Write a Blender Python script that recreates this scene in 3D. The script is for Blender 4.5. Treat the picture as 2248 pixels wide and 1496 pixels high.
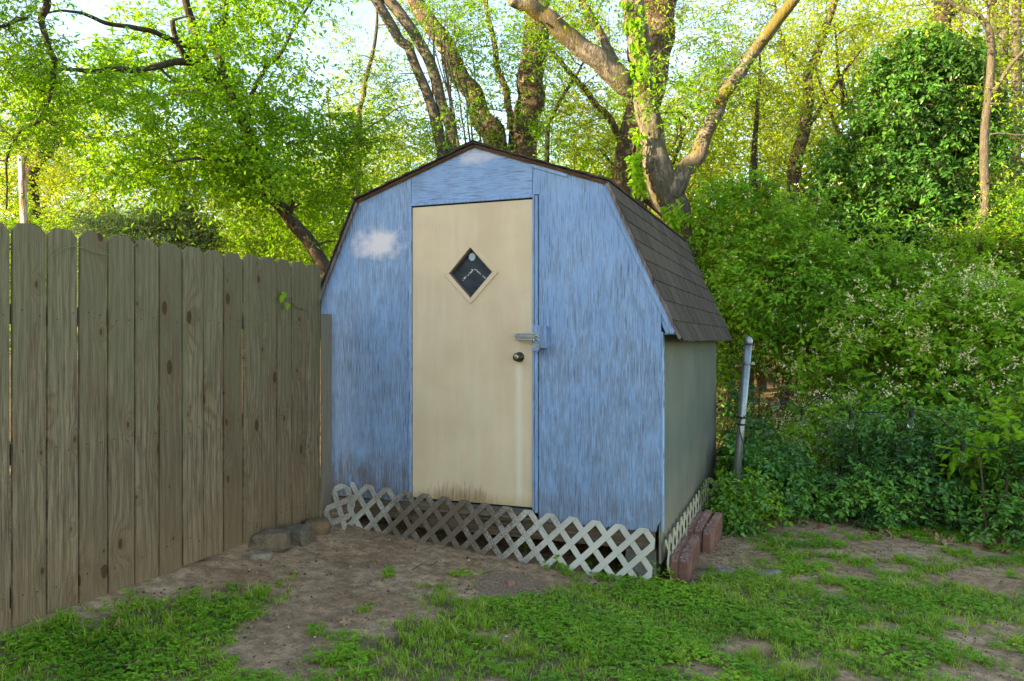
import bpy, math
import numpy as np
from mathutils import Vector, noise as mnoise

# ------------------------------------------------------------------ camera, sky, sun, exposure
for o in list(bpy.data.objects): bpy.data.objects.remove(o)
SC = bpy.context.scene
COL = SC.collection
F, CX, HY, EYE = 1670.0, 1124.0, 745.0, 1.5          # photo focal length (px), centre, horizon row, eye height
cam_d = bpy.data.cameras.new('camera'); cam = bpy.data.objects.new('camera', cam_d); COL.objects.link(cam)
cam.location = (0, 0, EYE); cam.rotation_euler = (math.radians(90), 0, 0)
cam_d.sensor_width = 36; cam_d.lens = F/2248*36; cam_d.clip_start = .05; cam_d.clip_end = 1000
cam_d.shift_y = -(748-HY)/2248
SC.camera = cam
SUN_AZ, SUN_EL = math.radians(-115), math.radians(14)  # azimuth from +Y towards +X
w = bpy.data.worlds.new('World'); SC.world = w; w.use_nodes = True
wn = w.node_tree; wn.nodes.clear()
sky = wn.nodes.new('ShaderNodeTexSky'); sky.sky_type = 'NISHITA'; sky.sun_disc = False
sky.sun_elevation = SUN_EL; sky.sun_rotation = SUN_AZ; sky.air_density = 1.0; sky.dust_density = .6; sky.ozone_density = 2.6
bg = wn.nodes.new('ShaderNodeBackground'); bg.inputs[1].default_value = .15
wo = wn.nodes.new('ShaderNodeOutputWorld')
tcw = wn.nodes.new('ShaderNodeTexCoord'); mpw = wn.nodes.new('ShaderNodeMapping'); mpw.inputs['Scale'].default_value = (1.5, 1.5, 4.5)
nzw = wn.nodes.new('ShaderNodeTexNoise'); nzw.inputs['Scale'].default_value = 2.2; nzw.inputs['Detail'].default_value = 6
rpw = wn.nodes.new('ShaderNodeValToRGB'); rpw.color_ramp.elements[0].position = .68; rpw.color_ramp.elements[1].position = .9
rpw.color_ramp.elements[1].color = (.75, .75, .75, 1)
mxw = wn.nodes.new('ShaderNodeMix'); mxw.data_type = 'RGBA'; mxw.inputs[7].default_value = (7.2, 7.6, 8.4, 1)
L_ = wn.links.new
L_(tcw.outputs['Generated'], mpw.inputs[0]); L_(mpw.outputs[0], nzw.inputs['Vector']); L_(nzw.outputs[0], rpw.inputs[0])
L_(rpw.outputs[0], mxw.inputs[0]); L_(sky.outputs[0], mxw.inputs[6]); L_(mxw.outputs[2], bg.inputs[0]); L_(bg.outputs[0], wo.inputs[0])
sd = bpy.data.lights.new('sun', 'SUN'); sun = bpy.data.objects.new('sun', sd); COL.objects.link(sun)
sd.energy = 4.2; sd.angle = math.radians(.6); sd.color = (1, .90, .72)
sv = Vector((math.sin(SUN_AZ)*math.cos(SUN_EL), math.cos(SUN_AZ)*math.cos(SUN_EL), math.sin(SUN_EL)))
sun.rotation_euler = sv.to_track_quat('Z', 'Y').to_euler()
SC.view_settings.view_transform = 'Standard'; SC.view_settings.look = 'None'
SC.view_settings.gamma = 1; SC.view_settings.use_curve_mapping = False
SC.view_settings.exposure = 2.5
SC.view_settings.use_white_balance = True; SC.view_settings.white_balance_temperature = 9400; SC.view_settings.white_balance_tint = 10
SC.cycles.max_bounces = 8; SC.cycles.transparent_max_bounces = 8; SC.cycles.transmission_bounces = 5; SC.cycles.diffuse_bounces = 4

# ------------------------------------------------------------------ helpers
rng = np.random.default_rng(7)
def at(x, y, Y): return np.array([(x-CX)/F*Y, Y, EYE-(y-HY)/F*Y])     # a point of the place, from where it is seen and its distance
def nrm(a): return a/np.maximum(np.linalg.norm(a, axis=-1, keepdims=True), 1e-9)
def tag(o, label=None, cat=None, group=None, kind=None):
    if label: o['label'] = label
    if cat: o['category'] = cat
    if group: o['group'] = group
    if kind: o['kind'] = kind
    return o
def empty(name, loc, rz=0, **k):
    o = bpy.data.objects.new(name, None); COL.objects.link(o); o.location = loc; o.rotation_euler = (0, 0, rz)
    o.empty_display_size = .1
    return tag(o, **k)
class Geo:
    """collects vertices and polygons of one mesh"""
    def __init__(s): s.V = []; s.Q = []; s.P = []; s.n = 0; s.T = []; s.hasT = False
    def add(s, V, Q=None, polys=None, tint=None):
        V = np.asarray(V, float).reshape(-1, 3)
        if Q is not None and len(Q): s.Q.append(np.asarray(Q, np.int64)+s.n)
        if polys: s.P += [[i+s.n for i in p] for p in polys]
        s.V.append(V)
        if tint is None: t = np.full(len(V), .5)
        else: t = np.broadcast_to(np.asarray(tint, float), (len(V),)); s.hasT = True
        s.T.append(t); s.n += len(V)
    def box(s, x0, x1, y0, y1, z0, z1, jit=0):
        v = np.array([[x, y, z] for z in (z0, z1) for x, y in ((x0, y0), (x1, y0), (x1, y1), (x0, y1))], float)
        if jit: v += rng.normal(0, jit, v.shape)
        s.add(v, [[3, 2, 1, 0], [4, 5, 6, 7], [0, 1, 5, 4], [1, 2, 6, 5], [2, 3, 7, 6], [3, 0, 4, 7]])
    def prism(s, poly, a0, a1, ax='y'):
        """poly: (u,v) outline anticlockwise; extruded along ax"""
        n = len(poly); f = {'y': lambda u, v, a: (u, a, v), 'x': lambda u, v, a: (a, u, v), 'z': lambda u, v, a: (u, v, a)}[ax]
        V = [f(u, v, a0) for u, v in poly]+[f(u, v, a1) for u, v in poly]
        P = [list(range(n)), list(range(2*n-1, n-1, -1))]+[[i, i+n, (i+1) % n+n, (i+1) % n] for i in range(n)]
        s.add(V, polys=P)
    def tube(s, pts, rad, seg=8, wob=0, cap=True):
        pts = np.asarray(pts, float); n = len(pts); rad = np.broadcast_to(np.asarray(rad, float), (n,))
        T = nrm(np.gradient(pts, axis=0)); ref = np.array([0, 0, 1.]) if abs(T[0][2]) < .9 else np.array([1., 0, 0])
        V = []; u = nrm(np.cross(T[0], ref))
        for i in range(n):
            u = nrm(u-T[i]*np.dot(u, T[i])); v = np.cross(T[i], u)
            a = np.arange(seg)*2*np.pi/seg; r = rad[i]*(1+(wob*.6*(1.0*np.sin(2*a+i*.11+n)+np.sin(3*a-i*.16)+.7*np.sin(5*a+i*.33)) if wob else 0))
            V.append(pts[i]+(np.outer(np.cos(a)*r, u)+np.outer(np.sin(a)*r, v)))
        V = np.concatenate(V); i = np.arange(n-1)[:, None]*seg; j = np.arange(seg)[None]; k = (j+1) % seg
        Q = np.stack([i+j, i+k, i+seg+k, i+seg+j], -1).reshape(-1, 4)
        s.add(V, Q, [list(range(seg-1, -1, -1)), list(range((n-1)*seg, n*seg))] if cap else None)
    def lathe(s, prof, c, axis=(0, 0, 1), seg=16):
        axis = nrm(np.asarray(axis, float)); u = nrm(np.cross(axis, (0, 0, 1) if abs(axis[2]) < .9 else (1, 0, 0))); v = np.cross(axis, u)
        c = np.asarray(c, float); a = np.arange(seg)*2*np.pi/seg
        V = np.concatenate([c+axis*h+r*(np.outer(np.cos(a), u)+np.outer(np.sin(a), v)) for r, h in prof]); n = len(prof)
        i = np.arange(n-1)[:, None]*seg; j = np.arange(seg)[None]; k = (j+1) % seg
        s.add(V, np.stack([i+j, i+k, i+seg+k, i+seg+j], -1).reshape(-1, 4), [list(range(seg-1, -1, -1)), list(range((n-1)*seg, n*seg))])
    def mesh(s, name, m, smooth=False):
        me = bpy.data.meshes.new(name); V = np.concatenate(s.V); Q = np.concatenate(s.Q) if s.Q else np.zeros((0, 4), np.int64)
        pl = sum(len(p) for p in s.P)
        me.vertices.add(len(V)); me.vertices.foreach_set('co', V.astype(np.float32).ravel())
        idx = np.concatenate([Q.ravel()]+[np.asarray(p) for p in s.P]).astype(np.int32) if s.P else Q.ravel().astype(np.int32)
        tot = np.concatenate([np.full(len(Q), 4), [len(p) for p in s.P]]).astype(np.int32) if s.P else np.full(len(Q), 4, np.int32)
        me.loops.add(len(idx)); me.loops.foreach_set('vertex_index', idx)
        me.polygons.add(len(tot)); me.polygons.foreach_set('loop_start', np.concatenate([[0], np.cumsum(tot)[:-1]]).astype(np.int32))
        me.polygons.foreach_set('loop_total', tot)
        me.polygons.foreach_set('use_smooth', np.full(len(tot), bool(smooth)))
        me.update(calc_edges=True); me.validate()
        if s.hasT:
            at_ = me.attributes.new('tint', 'FLOAT', 'POINT'); at_.data.foreach_set('value', np.concatenate(s.T).astype(np.float32))
        me.materials.append(m); return me
    def obj(s, name, m, parent=None, smooth=False, **k):
        o = bpy.data.objects.new(name, s.mesh(name, m, smooth)); COL.objects.link(o); o.parent = parent
        return tag(o, **k)
def bevel(o, wd=.002, seg=2):
    b = o.modifiers.new('bevel', 'BEVEL'); b.width = wd; b.segments = seg; b.limit_method = 'ANGLE'; return o
def spline(P, n=8, R=None):
    P = np.asarray(P, float); Q = np.vstack([2*P[0]-P[1], P, 2*P[-1]-P[-2]]); out = []
    for i in range(1, len(Q)-2):
        for t in np.arange(n)/n:
            a, b, c, d = Q[i-1:i+3]; out.append(.5*(2*b+(c-a)*t+(2*a-5*b+4*c-d)*t*t+(3*b-a-3*c+d)*t**3))
    out.append(P[-1]); out = np.array(out)
    if R is None: return out
    return out, np.interp(np.arange(len(out))/n, np.arange(len(P)), R)

class NB:
    """small material builder"""
    def __init__(s, name, rough=.7, spec=.3):
        s.m = bpy.data.materials.new(name); s.m.use_nodes = True; s.nt = s.m.node_tree; s.nt.nodes.clear()
        s.out = s.nt.nodes.new('ShaderNodeOutputMaterial'); s.b = s.n('BsdfPrincipled', {'Roughness': rough, 'Specular IOR Level': spec})
        s.nt.links.new(s.b.outputs[0], s.out.inputs[0])
    def n(s, t, ins={}, **at_):
        nd = s.nt.nodes.new('ShaderNode'+t)
        for k, v in at_.items(): setattr(nd, k, v)
        for k, v in ins.items(): s.put(nd.inputs[k], v)
        return nd
    def put(s, sock, v):
        if isinstance(v, bpy.types.NodeSocket): s.nt.links.new(v, sock)
        elif isinstance(v, bpy.types.Node): s.nt.links.new(v.outputs[0], sock)
        else:
            if sock.type == 'RGBA' and len(v) == 3: v = (*v, 1)
            sock.default_value = v
    def obj(s): return s.n('TexCoord').outputs['Object']
    def map(s, v, sc=(1, 1, 1), loc=(0, 0, 0), rot=(0, 0, 0)): return s.n('Mapping', {'Vector': v, 'Scale': sc, 'Location': loc, 'Rotation': rot}).outputs[0]
    def noise(s, v, sc, det=4, rough=.55, dist=0): return s.n('TexNoise', {'Vector': v, 'Scale': sc, 'Detail': det, 'Roughness': rough, 'Distortion': dist}).outputs[0]
    def math(s, op, a, b=0., c=0., clamp=False):
        nd = s.n('Math', operation=op, use_clamp=clamp); s.put(nd.inputs[0], a); s.put(nd.inputs[1], b); s.put(nd.inputs[2], c); return nd.outputs[0]
    def mix(s, f, a, b, mode='MIX'):
        nd = s.n('Mix', data_type='RGBA', blend_type=mode); s.put(nd.inputs[0], f); s.put(nd.inputs[6], a); s.put(nd.inputs[7], b); return nd.outputs[2]
    def ramp(s, f, stops):
        nd = s.n('ValToRGB', {'Fac': f}); cr = nd.color_ramp
        while len(cr.elements) < len(stops): cr.elements.new(.5)
        for e, (p, c) in zip(cr.elements, stops):
            e.position = p; e.color = (c, c, c, 1) if isinstance(c, (int, float)) else (*c, 1)
        return nd.outputs[0]
    def sep(s, v): nd = s.n('SeparateXYZ', {0: v}); return nd.outputs
    def bump(s, h, st=.5, d=.01): s.put(s.b.inputs['Normal'], s.n('Bump', {'Height': h, 'Strength': st, 'Distance': d}).outputs[0])
    def base(s, c): s.put(s.b.inputs['Base Color'], c)
    def rnd(s): return s.n('ObjectInfo').outputs['Random']
    def tint(s): return s.n('Attribute', attribute_name='tint').outputs['Fac']

def leaf_mat(name, stops, trans=.45, tcol=(1.0, 1.0, .45), gloss=.14, rough=.55):
    b = NB(name, rough, gloss); c = b.ramp(b.tint(), stops); b.base(c)
    tr = b.n('BsdfTranslucent', {'Color': b.mix(1., c, tcol, 'MULTIPLY')}); 
    gm = b.n('Gamma', {'Color': b.mix(1., c, tcol, 'MULTIPLY'), 'Gamma': .72}); b.put(tr.inputs[0], gm.outputs[0])
    ms = b.n('MixShader', {0: trans, 1: b.b.outputs[0], 2: tr.outputs[0]}); b.nt.links.new(ms.outputs[0], b.out.inputs[0]); return b.m
def plain(name, col, rough=.6, spec=.3, metal=0, var=.12, sc=20, bump=.2):
    b = NB(name, rough, spec); n_ = b.noise(b.obj(), sc, 5)
    b.base(b.mix(b.ramp(n_, [(.3, 0.), (.7, 1.)]), [c*(1-var) for c in col], [min(1, c*(1+var)) for c in col])); b.put(b.b.inputs['Metallic'], metal)
    b.bump(n_, bump, .003); return b.m

# ------------------------------------------------------------------ ground
RZ = math.radians(-21.36)
U2 = np.array([math.cos(RZ), math.sin(RZ)]); V2 = np.array([-math.sin(RZ), math.cos(RZ)])   # along the shed front, along its side
SO = np.array([-.2524, 5.1987])                                                             # foot of the shed's front centre
F0 = np.array([-1.42, 5.3])                                                                 # fence line passes here along V2
def shed2w(s, q): return SO+U2*s+V2*q
def snoise(X, Y, sc, seed=0.):
    """cheap smooth vectorised noise about -1..1"""
    r = np.random.default_rng(int(seed*17)+3); o = 0
    for k in range(9):
        a = r.uniform(0, 6.28); f = sc*r.uniform(.6, 1.9)*(1 if k < 5 else 2.3); o = o+np.sin((X*np.cos(a)+Y*np.sin(a))*f+r.uniform(0, 6.28)+.8*np.sin(X*f*.37+k))*(1 if k < 5 else .5)
    return o/3.2
def gz(X, Y):
    X = np.asarray(X, float); Y = np.asarray(Y, float)
    z = np.where(X < 1, -.007-.0594*(X-.9), -.013-.03*(X-1))
    z = np.where(X < -4, .284+.01*(X+4)*0, z)
    d = (X-F0[0])*U2[0]+(Y-F0[1])*U2[1]                      # distance from the fence line
    z = z+.055*np.clip(1-np.abs(d)/.7, 0, 1)**1.5*(Y < 9)
    near = np.exp(-((Y-4)/5)**2)
    z = z+.012*snoise(X, Y, 2.1, 1)*near+.006*snoise(X, Y, 7, 2)*near
    z = z+np.clip(Y-16, 0, 60)*.09*np.clip((X+30)/40, .4, 1)
    return z
# grass / bare soil layout: (x, y, rx, ry, strength), photo pixels on the ground
BL = [(820, 1200, 300, 55, -1.2), (950, 1240, 260, 60, -1.1), (640, 1390, 110, 75, -1.1), (800, 1330, 120, 60, -.8), (350, 1230, 400, 60, -1.0), (560, 1440, 80, 50, -.8),
      (380, 1300, 60, 30, -.5), (150, 1330, 140, 45, -.6), (1120, 1290, 90, 35, -1.3), (1120, 1395, 70, 30, -.7), (1560, 1210, 90, 60, -1.0), (1760, 1160, 200, 20, -.7),
      (1980, 1215, 190, 18, -.6), (2130, 1280, 90, 28, -.8), (1850, 1265, 80, 22, -.55), (2110, 1400, 110, 40, -.7), (2200, 1470, 80, 40, -.5), (1560, 1455, 90, 40, -.7),
      (1770, 1340, 50, 20, -.5), (1930, 1380, 60, 25, -.5), (1640, 1420, 50, 25, -.5), (1200, 1170, 420, 40, -.7),
      (100, 1420, 240, 45, .9), (480, 1350, 120, 60, .8), (620, 1290, 70, 35, .6), (330, 1460, 150, 50, .6), (900, 1440, 160, 60, .8), (1180, 1360, 260, 55, .8),
      (1500, 1330, 260, 60, .9), (1330, 1250, 160, 30, .7), (1750, 1400, 350, 90, .5), (2050, 1330, 150, 50, .5), (1250, 1450, 250, 60, .6), (1650, 1230, 60, 25, .3),
      (790, 1185, 35, 10, 1.3), (690, 1210, 55, 18, 1.0), (850, 1258, 28, 14, 1.6), (1055, 1245, 22, 10, 1.4), (965, 1210, 40, 12, 1.2), (1010, 1262, 40, 14, 1.1), (805, 1335, 22, 12, 1.3), (690, 1385, 25, 14, 1.2)]
def grassy(X, Y):
    Z = gz(X, Y); x = CX+X/np.maximum(Y, .3)*F; y = HY+(EYE-Z)/np.maximum(Y, .3)*F
    d = .52+.34*snoise(X, Y, 6, 3)+.42*snoise(X, Y, 17, 4)
    for a, b, rx, ry, st in BL:
        d = d+st*np.exp(-(((x-a)/rx)**2+((y-b)/ry)**2))
    return d
def soil_mat():
    b = NB('soil', .95, .15); o = b.obj()
    n1 = b.noise(o, 2.2, 6); n2 = b.noise(o, 14, 8, .7); n3 = b.noise(o, 90, 4, .7)
    c = b.mix(b.ramp(n1, [(.35, 0.), (.65, 1.)]), (.38, .215, .12), (.60, .385, .235))
    c = b.mix(b.ramp(n2, [(.42, 0.), (.62, 1.)]), b.mix(.6, c, (.08, .05, .032)), c)
    c = b.mix(b.ramp(n3, [(.56, 0.), (.72, .8)]), c, (.52, .41, .29))
    c = b.mix(b.ramp(n3, [(.3, .7), (.42, 0.)]), c, (.05, .035, .025))
    c = b.mix(b.math('MULTIPLY', b.ramp(b.tint(), [(.35, 0.), (.8, 1.)]), b.ramp(n2, [(.3, .45), (.7, 1.)])), c, (.045, .055, .02))
    b.base(c); b.bump(b.math('ADD', b.math('MULTIPLY', n2, .6), b.math('MULTIPLY', n3, .5)), .9, .02); return b.m
def axis_grid(lo, a, b_, hi, st):
    near = np.arange(a, b_, st); g = [near]
    d = st; p = a; L = []
    while p > lo: d *= 1.25; p -= d; L.append(p)
    d = st; p = near[-1]; R = []
    while p < hi: d *= 1.25; p += d; R.append(p)
    return np.concatenate([L[::-1], near, R])
gx = axis_grid(-150, -3, 5.5, 150, .045); gy = axis_grid(-60, 2.2, 8.5, 220, .045)
GX, GY = np.meshgrid(gx, gy); GZ = gz(GX, GY)
nx, ny = len(gx), len(gy); ii = np.arange(ny-1)[:, None]*nx+np.arange(nx-1)[None]
g = Geo(); g.add(np.stack([GX, GY, GZ], -1).reshape(-1, 3), np.stack([ii, ii+1, ii+nx+1, ii+nx], -1).reshape(-1, 4), tint=np.clip(grassy(GX, GY)*.9, 0, 1).ravel())
g.obj('ground', soil_mat(), smooth=True, kind='structure')

# ------------------------------------------------------------------ the shed
def fs(x):                                    # photo column -> s on the shed front
    dx = (x-CX)/F; return dx*5.1/(.9313+.3642*dx)+.271
def fz(x, y):                                 # photo pixel -> height on the shed front
    t = fs(x)-.271; return EYE+(HY-y)/F*(5.1-.3642*t)
def roofz(s): s = abs(s); return 2.84-.3472*s if s < .936 else 2.515-(s-.936)*2.1414
shed = empty('shed', (SO[0], SO[1], 0), RZ, label='weathered blue plywood shed with cream door and barn-shaped shingle roof', cat='shed')
def blue_mat(name, horiz=False, wear=0., pale_patches=None):
    b = NB(name, .62, .3); o = b.obj(); x, y, z = b.sep(o)
    mp = (lambda k: b.map(o, (1.3, 1, k), (0, 0, 0), (0, .12, 0))) if horiz else (lambda k: b.map(o, (k, 1, 1.3)))
    fine = b.noise(mp(75), 5., 6, .66, .4); mid = b.noise(mp(9), 5., 6, .6, .8); big = b.noise(b.map(o, (1.6, 1, .9)), 2.2, 5, .6); fleck = b.noise(mp(70), 4.5, 3, .5)
    hair = b.noise(mp(16), 14., 3, .6)
    area = b.ramp(b.noise(b.map(o, (2.4, 1, 1.1), (7, 0, 2)), 1.6, 4, .6), [(.36, .25), (.62, 1.)])
    zl = b.math('MULTIPLY_ADD', z, -.55, .95)                       # more wear low down, where rain splashes
    c = b.mix(b.ramp(big, [(.32, 0.), (.68, 1.)]), (.195, .35, .60), (.28, .45, .72))
    c = b.mix(b.math('MULTIPLY', b.ramp(fine, [(.38, .9), (.5, 0.)]), area), c, (.09, .13, .20))
    wsum = b.math('ADD', b.math('MULTIPLY', mid, 1.0), b.math('MULTIPLY', b.math('ADD', big, b.math('MULTIPLY', zl, .25)), .75))
    c = b.mix(b.math('MULTIPLY', b.ramp(wsum, [(.9-wear, 0.), (1.35-wear, .7)]), b.ramp(fine, [(.42, 1.), (.6, .1)])), c, (.12, .13, .155))
    c = b.mix(b.math('MULTIPLY', b.ramp(b.math('ADD', wsum, b.math('MULTIPLY', b.noise(b.map(o, (3.5, 1, 1.7), (3, 0, 1)), 2.5, 5), .8)), [(1.46-wear, 0.), (1.68-wear, .8)]), b.ramp(fine, [(.3, 1.), (.75, .4)])), c, (.125, .095, .085))
    c = b.mix(b.math('MULTIPLY', b.ramp(fleck, [(.57, 0.), (.62, .9)]), area), c, (.055, .065, .09))
    c = b.mix(b.math('MULTIPLY', b.ramp(b.math('ADD', z, b.math('MULTIPLY', b.noise(b.map(o, (5, 1, 1.2), (2, 0, 9)), 2., 5), -.9)), [(-.15, .8 if wear > .1 else .3), (.22 if wear > .1 else .08, 0.)]), b.ramp(mid, [(.35, .3), (.6, 1.)])), c, (.125, .10, .095))
    c = b.mix(b.ramp(hair, [(.63, 0.), (.7, .7)]), c, (.11, .11, .13))
    for cl in (pale_patches or []):                                        # pale pink patches with noisy edges, mixed over the blue
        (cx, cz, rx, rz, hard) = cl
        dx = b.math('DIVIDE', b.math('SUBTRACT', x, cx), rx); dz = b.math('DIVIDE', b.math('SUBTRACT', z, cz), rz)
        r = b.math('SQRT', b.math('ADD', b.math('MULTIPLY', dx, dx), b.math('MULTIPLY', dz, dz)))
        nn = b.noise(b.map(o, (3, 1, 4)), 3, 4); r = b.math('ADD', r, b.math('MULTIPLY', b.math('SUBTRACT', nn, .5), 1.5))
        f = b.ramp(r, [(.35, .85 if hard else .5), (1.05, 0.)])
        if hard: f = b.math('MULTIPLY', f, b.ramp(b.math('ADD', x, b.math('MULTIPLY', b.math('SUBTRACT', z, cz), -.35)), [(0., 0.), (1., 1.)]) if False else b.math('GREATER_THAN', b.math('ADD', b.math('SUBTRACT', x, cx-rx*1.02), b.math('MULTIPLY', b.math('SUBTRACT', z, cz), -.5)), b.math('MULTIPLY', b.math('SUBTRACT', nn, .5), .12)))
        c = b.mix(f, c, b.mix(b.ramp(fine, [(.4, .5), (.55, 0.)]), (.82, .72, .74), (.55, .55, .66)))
    b.base(c); b.bump(b.math('ADD', b.math('MULTIPLY', fine, .6), b.math('ADD', b.math('MULTIPLY', mid, .4), b.math('MULTIPLY', fleck, -.5))), .7, .006); return b.m
patch1 = (fs(832), fz(832, 534), .23, .135, True); patch2 = (fs(1050), fz(1050, 345), .17, .06, False)
m_bl = blue_mat('blue_paint_left', wear=.17, pale_patches=[patch1]); m_bh = blue_mat('blue_paint_header', True, -.05, [patch2]); m_br = blue_mat('blue_paint_right', wear=.06)
m_trim = blue_mat('blue_trim_paint', wear=-.25)
def raw_wood(name, c1, c2, ax=0):
    b = NB(name, .85, .15); o = b.obj(); sc = [30, 30, 30]; sc[ax] = 1.5; n_ = b.noise(b.map(o, sc), 2, 6, .6, .5); n2 = b.noise(o, 6, 4)
    b.base(b.mix(b.ramp(b.math('ADD', b.math('MULTIPLY', n_, .7), b.math('MULTIPLY', n2, .3)), [(.35, 0.), (.65, 1.)]), c1, c2)); b.bump(n_, .6, .004); return b.m
m_raw = raw_wood('raw_sill_wood', (.075, .05, .034), (.22, .16, .115)); m_rawr = raw_wood('red_brown_edge_wood', (.07, .03, .018), (.26, .12, .06))
m_rake = raw_wood('weathered_roof_edge', (.06, .045, .045), (.3, .24, .23), 2)
def ragged(s0, s1, z, amp, n=60, d0=-1):
    s_ = np.linspace(s0, s1, n); r = rng.uniform(-amp, amp, n)*(rng.random(n) < .5); return [(a, z+b_+d0*0) for a, b_ in zip(s_, r)]
dl, dr = fs(908), fs(1171)                    # door edges
WX = 1.27
# three plywood sheets of the front
g = Geo(); zt = lambda s: roofz(s)-.03
low = ragged(-1.245, dl-.026, .352, .006, 40)
g.prism(low+[(dl-.026, 2.455), (dl-.014, 2.457), (dl-.014, zt(dl-.014)), (-.93, zt(-.93)), (-1.245, zt(-1.245))], -.012, .0); g.obj('front_panel', m_bl, shed, label='worn blue front panel left of the door, with a pale pink patch')
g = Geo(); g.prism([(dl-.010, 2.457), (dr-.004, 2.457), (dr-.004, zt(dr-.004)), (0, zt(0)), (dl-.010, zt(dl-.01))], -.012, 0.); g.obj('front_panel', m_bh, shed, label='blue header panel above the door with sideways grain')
g = Geo(); low = ragged(dr+.042, WX-.03, .30, .012, 70)+[(WX-.03, .30), (WX-.022, .34), (WX-.004, .37), (WX, .42)]
g.prism(low+[(WX, zt(WX)), (.93, zt(.93)), (dr, zt(dr)), (dr, 2.457), (dr+.042, 2.457)], -.012, 0.); g.obj('front_panel', m_br, shed, label='blue front panel right of the door with a ragged foot')
# door frame strips
fr = [((dl-.022, .375), (dl-.004, 2.432)), ((dr+.003, .355), (dr+.036, 2.447)), ((dl-.022, 2.408), (dr+.036, 2.430))]
g = Geo(); g.box(dl-.022, dl-.003, -.028, -.0125, .375, 2.434); bevel(g.obj('door_trim', m_trim, shed), .003)
g = Geo(); g.box(dr+.004, dr+.014, -.034, -.0125, .375, 2.434); g.box(dr+.0165, dr+.038, -.026, -.0125, .355, 2.447); bevel(g.obj('door_trim', m_trim, shed), .003)
g = Geo(); g.box(dl-.0225, dr+.0155, -.030, -.013, 2.4345, 2.453); bevel(g.obj('door_trim', m_trim, shed), .003)
g = Geo(); g.box(dl-.035, dr+.05, .0225, .03, .36, 2.47); g.box(dl-.04, dl-.001, -.006, .022, .36, 2.47); g.box(dr+.001, dr+.055, -.006, .022, .345, 2.47); g.box(dl-.04, dr+.055, -.0065, .0215, 2.428, 2.475); g.obj('door_recess', plain('dark_gap', (.015, .02, .03), .9), shed)
# door
def door_mat():
    b = NB('cream_door_paint', .5, .35); o = b.obj(); x, y, z = b.sep(o)
    n1 = b.noise(o, 3, 5); n2 = b.noise(b.map(o, (9, 1, 1)), 6, 6, .65); n3 = b.noise(b.map(o, (3, 1, 1)), 40, 4, .7)
    c = b.mix(b.ramp(n1, [(.35, 0.), (.65, 1.)]), (.61, .455, .31), (.69, .53, .37))
    c = b.mix(b.math('MULTIPLY', b.ramp(b.noise(b.map(o, (7, 1, .8), (4, 0, 0)), 2, 4), [(.5, 0.), (.75, .35)]), 1.), c, (.72, .66, .52))
    sx = b.math('ABSOLUTE', b.math('SUBTRACT', x, fs(1142))); c = b.mix(b.math('MULTIPLY', b.ramp(b.math('ADD', sx, b.math('MULTIPLY', n2, .02)), [(.012, .6), (.045, 0.)]), b.math('LESS_THAN', z, fz(1142, 800))), c, (.74, .69, .60))
    hb = b.math('DIVIDE', b.math('SUBTRACT', z, .385), .17)          # height above the door foot
    cx = b.math('ABSOLUTE', b.math('DIVIDE', b.math('SUBTRACT', x, fs(1010)), .30))
    st = b.math('SUBTRACT', b.math('ADD', b.math('MULTIPLY', n2, 1.5), b.math('MULTIPLY', n3, .35)), b.math('ADD', b.math('MULTIPLY', hb, .65), b.math('MULTIPLY', b.math('MULTIPLY', cx, cx), .35)))
    c = b.mix(b.ramp(st, [(.42, 0.), (.62, .35), (.95, .8)]), c, (.11, .06, .03))
    c = b.mix(b.ramp(b.math('ADD', hb, b.math('MULTIPLY', n2, .5)), [(.35, .5), (.8, 0.)]), c, (.42, .27, .12))
    b.base(c); b.bump(b.math('ADD', n3, b.math('MULTIPLY', n1, 2)), .25, .003); return b.m
m_door = door_mat()
wc = (fs(1036), fz(1036, 600)); hw, hh = .205, .213; iw, ih = .166, .178
g = Geo(); D0, D1, E0, E1 = dl+.003, dr-.0005, .388, 2.424
ring_o = [(D0, E0), (wc[0], E0), (D1, E0), (D1, wc[1]), (D1, E1), (wc[0], E1), (D0, E1), (D0, wc[1])]
ring_i = [(wc[0]-iw/2, wc[1]-ih/2), (wc[0], wc[1]-ih), (wc[0]+iw/2, wc[1]-ih/2), (wc[0]+iw, wc[1]), (wc[0]+iw/2, wc[1]+ih/2), (wc[0], wc[1]+ih), (wc[0]-iw/2, wc[1]+ih/2), (wc[0]-iw, wc[1])]
V = [(u, a, v) for a in (-.02, .02) for u, v in ring_o+ring_i]; P = []
for i in range(8):
    j = (i+1) % 8
    P += [[i, j, 8+j, 8+i], [16+j, 16+i, 24+i, 24+j], [i, 16+i, 16+j, j], [8+j, 24+j, 24+i, 8+i]]
g.add(V, polys=P); door = g.obj('door', m_door, shed, label='flush cream door with a diamond window and a stained foot')
def diamond_ring(g, c, a, b_, y0, y1):
    (ow, oh), (iw_, ih_) = a, b_; o_ = [(c[0]+ow, c[1]), (c[0], c[1]+oh), (c[0]-ow, c[1]), (c[0], c[1]-oh)]; n_ = [(c[0]+iw_, c[1]), (c[0], c[1]+ih_), (c[0]-iw_, c[1]), (c[0], c[1]-ih_)]
    for i in range(4):
        j = (i+1) % 4; e = .0006*np.array([1, -1])
        g.prism([o_[i], o_[j], n_[j], n_[i]][::1], y0, y1+.0004*i)
g = Geo(); diamond_ring(g, wc, (hw, hh), (iw-.004, ih-.004), -.0285, -.0202); wf = bevel(g.obj('window_frame', m_door, door), .002)
g = Geo(); diamond_ring(g, wc, (iw-.0005, ih-.0005), (iw-.014, ih-.014), -.0195, .012); g.obj('window_stop', plain('dusty_brown_stop', (.13, .10, .09)), door)
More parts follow.
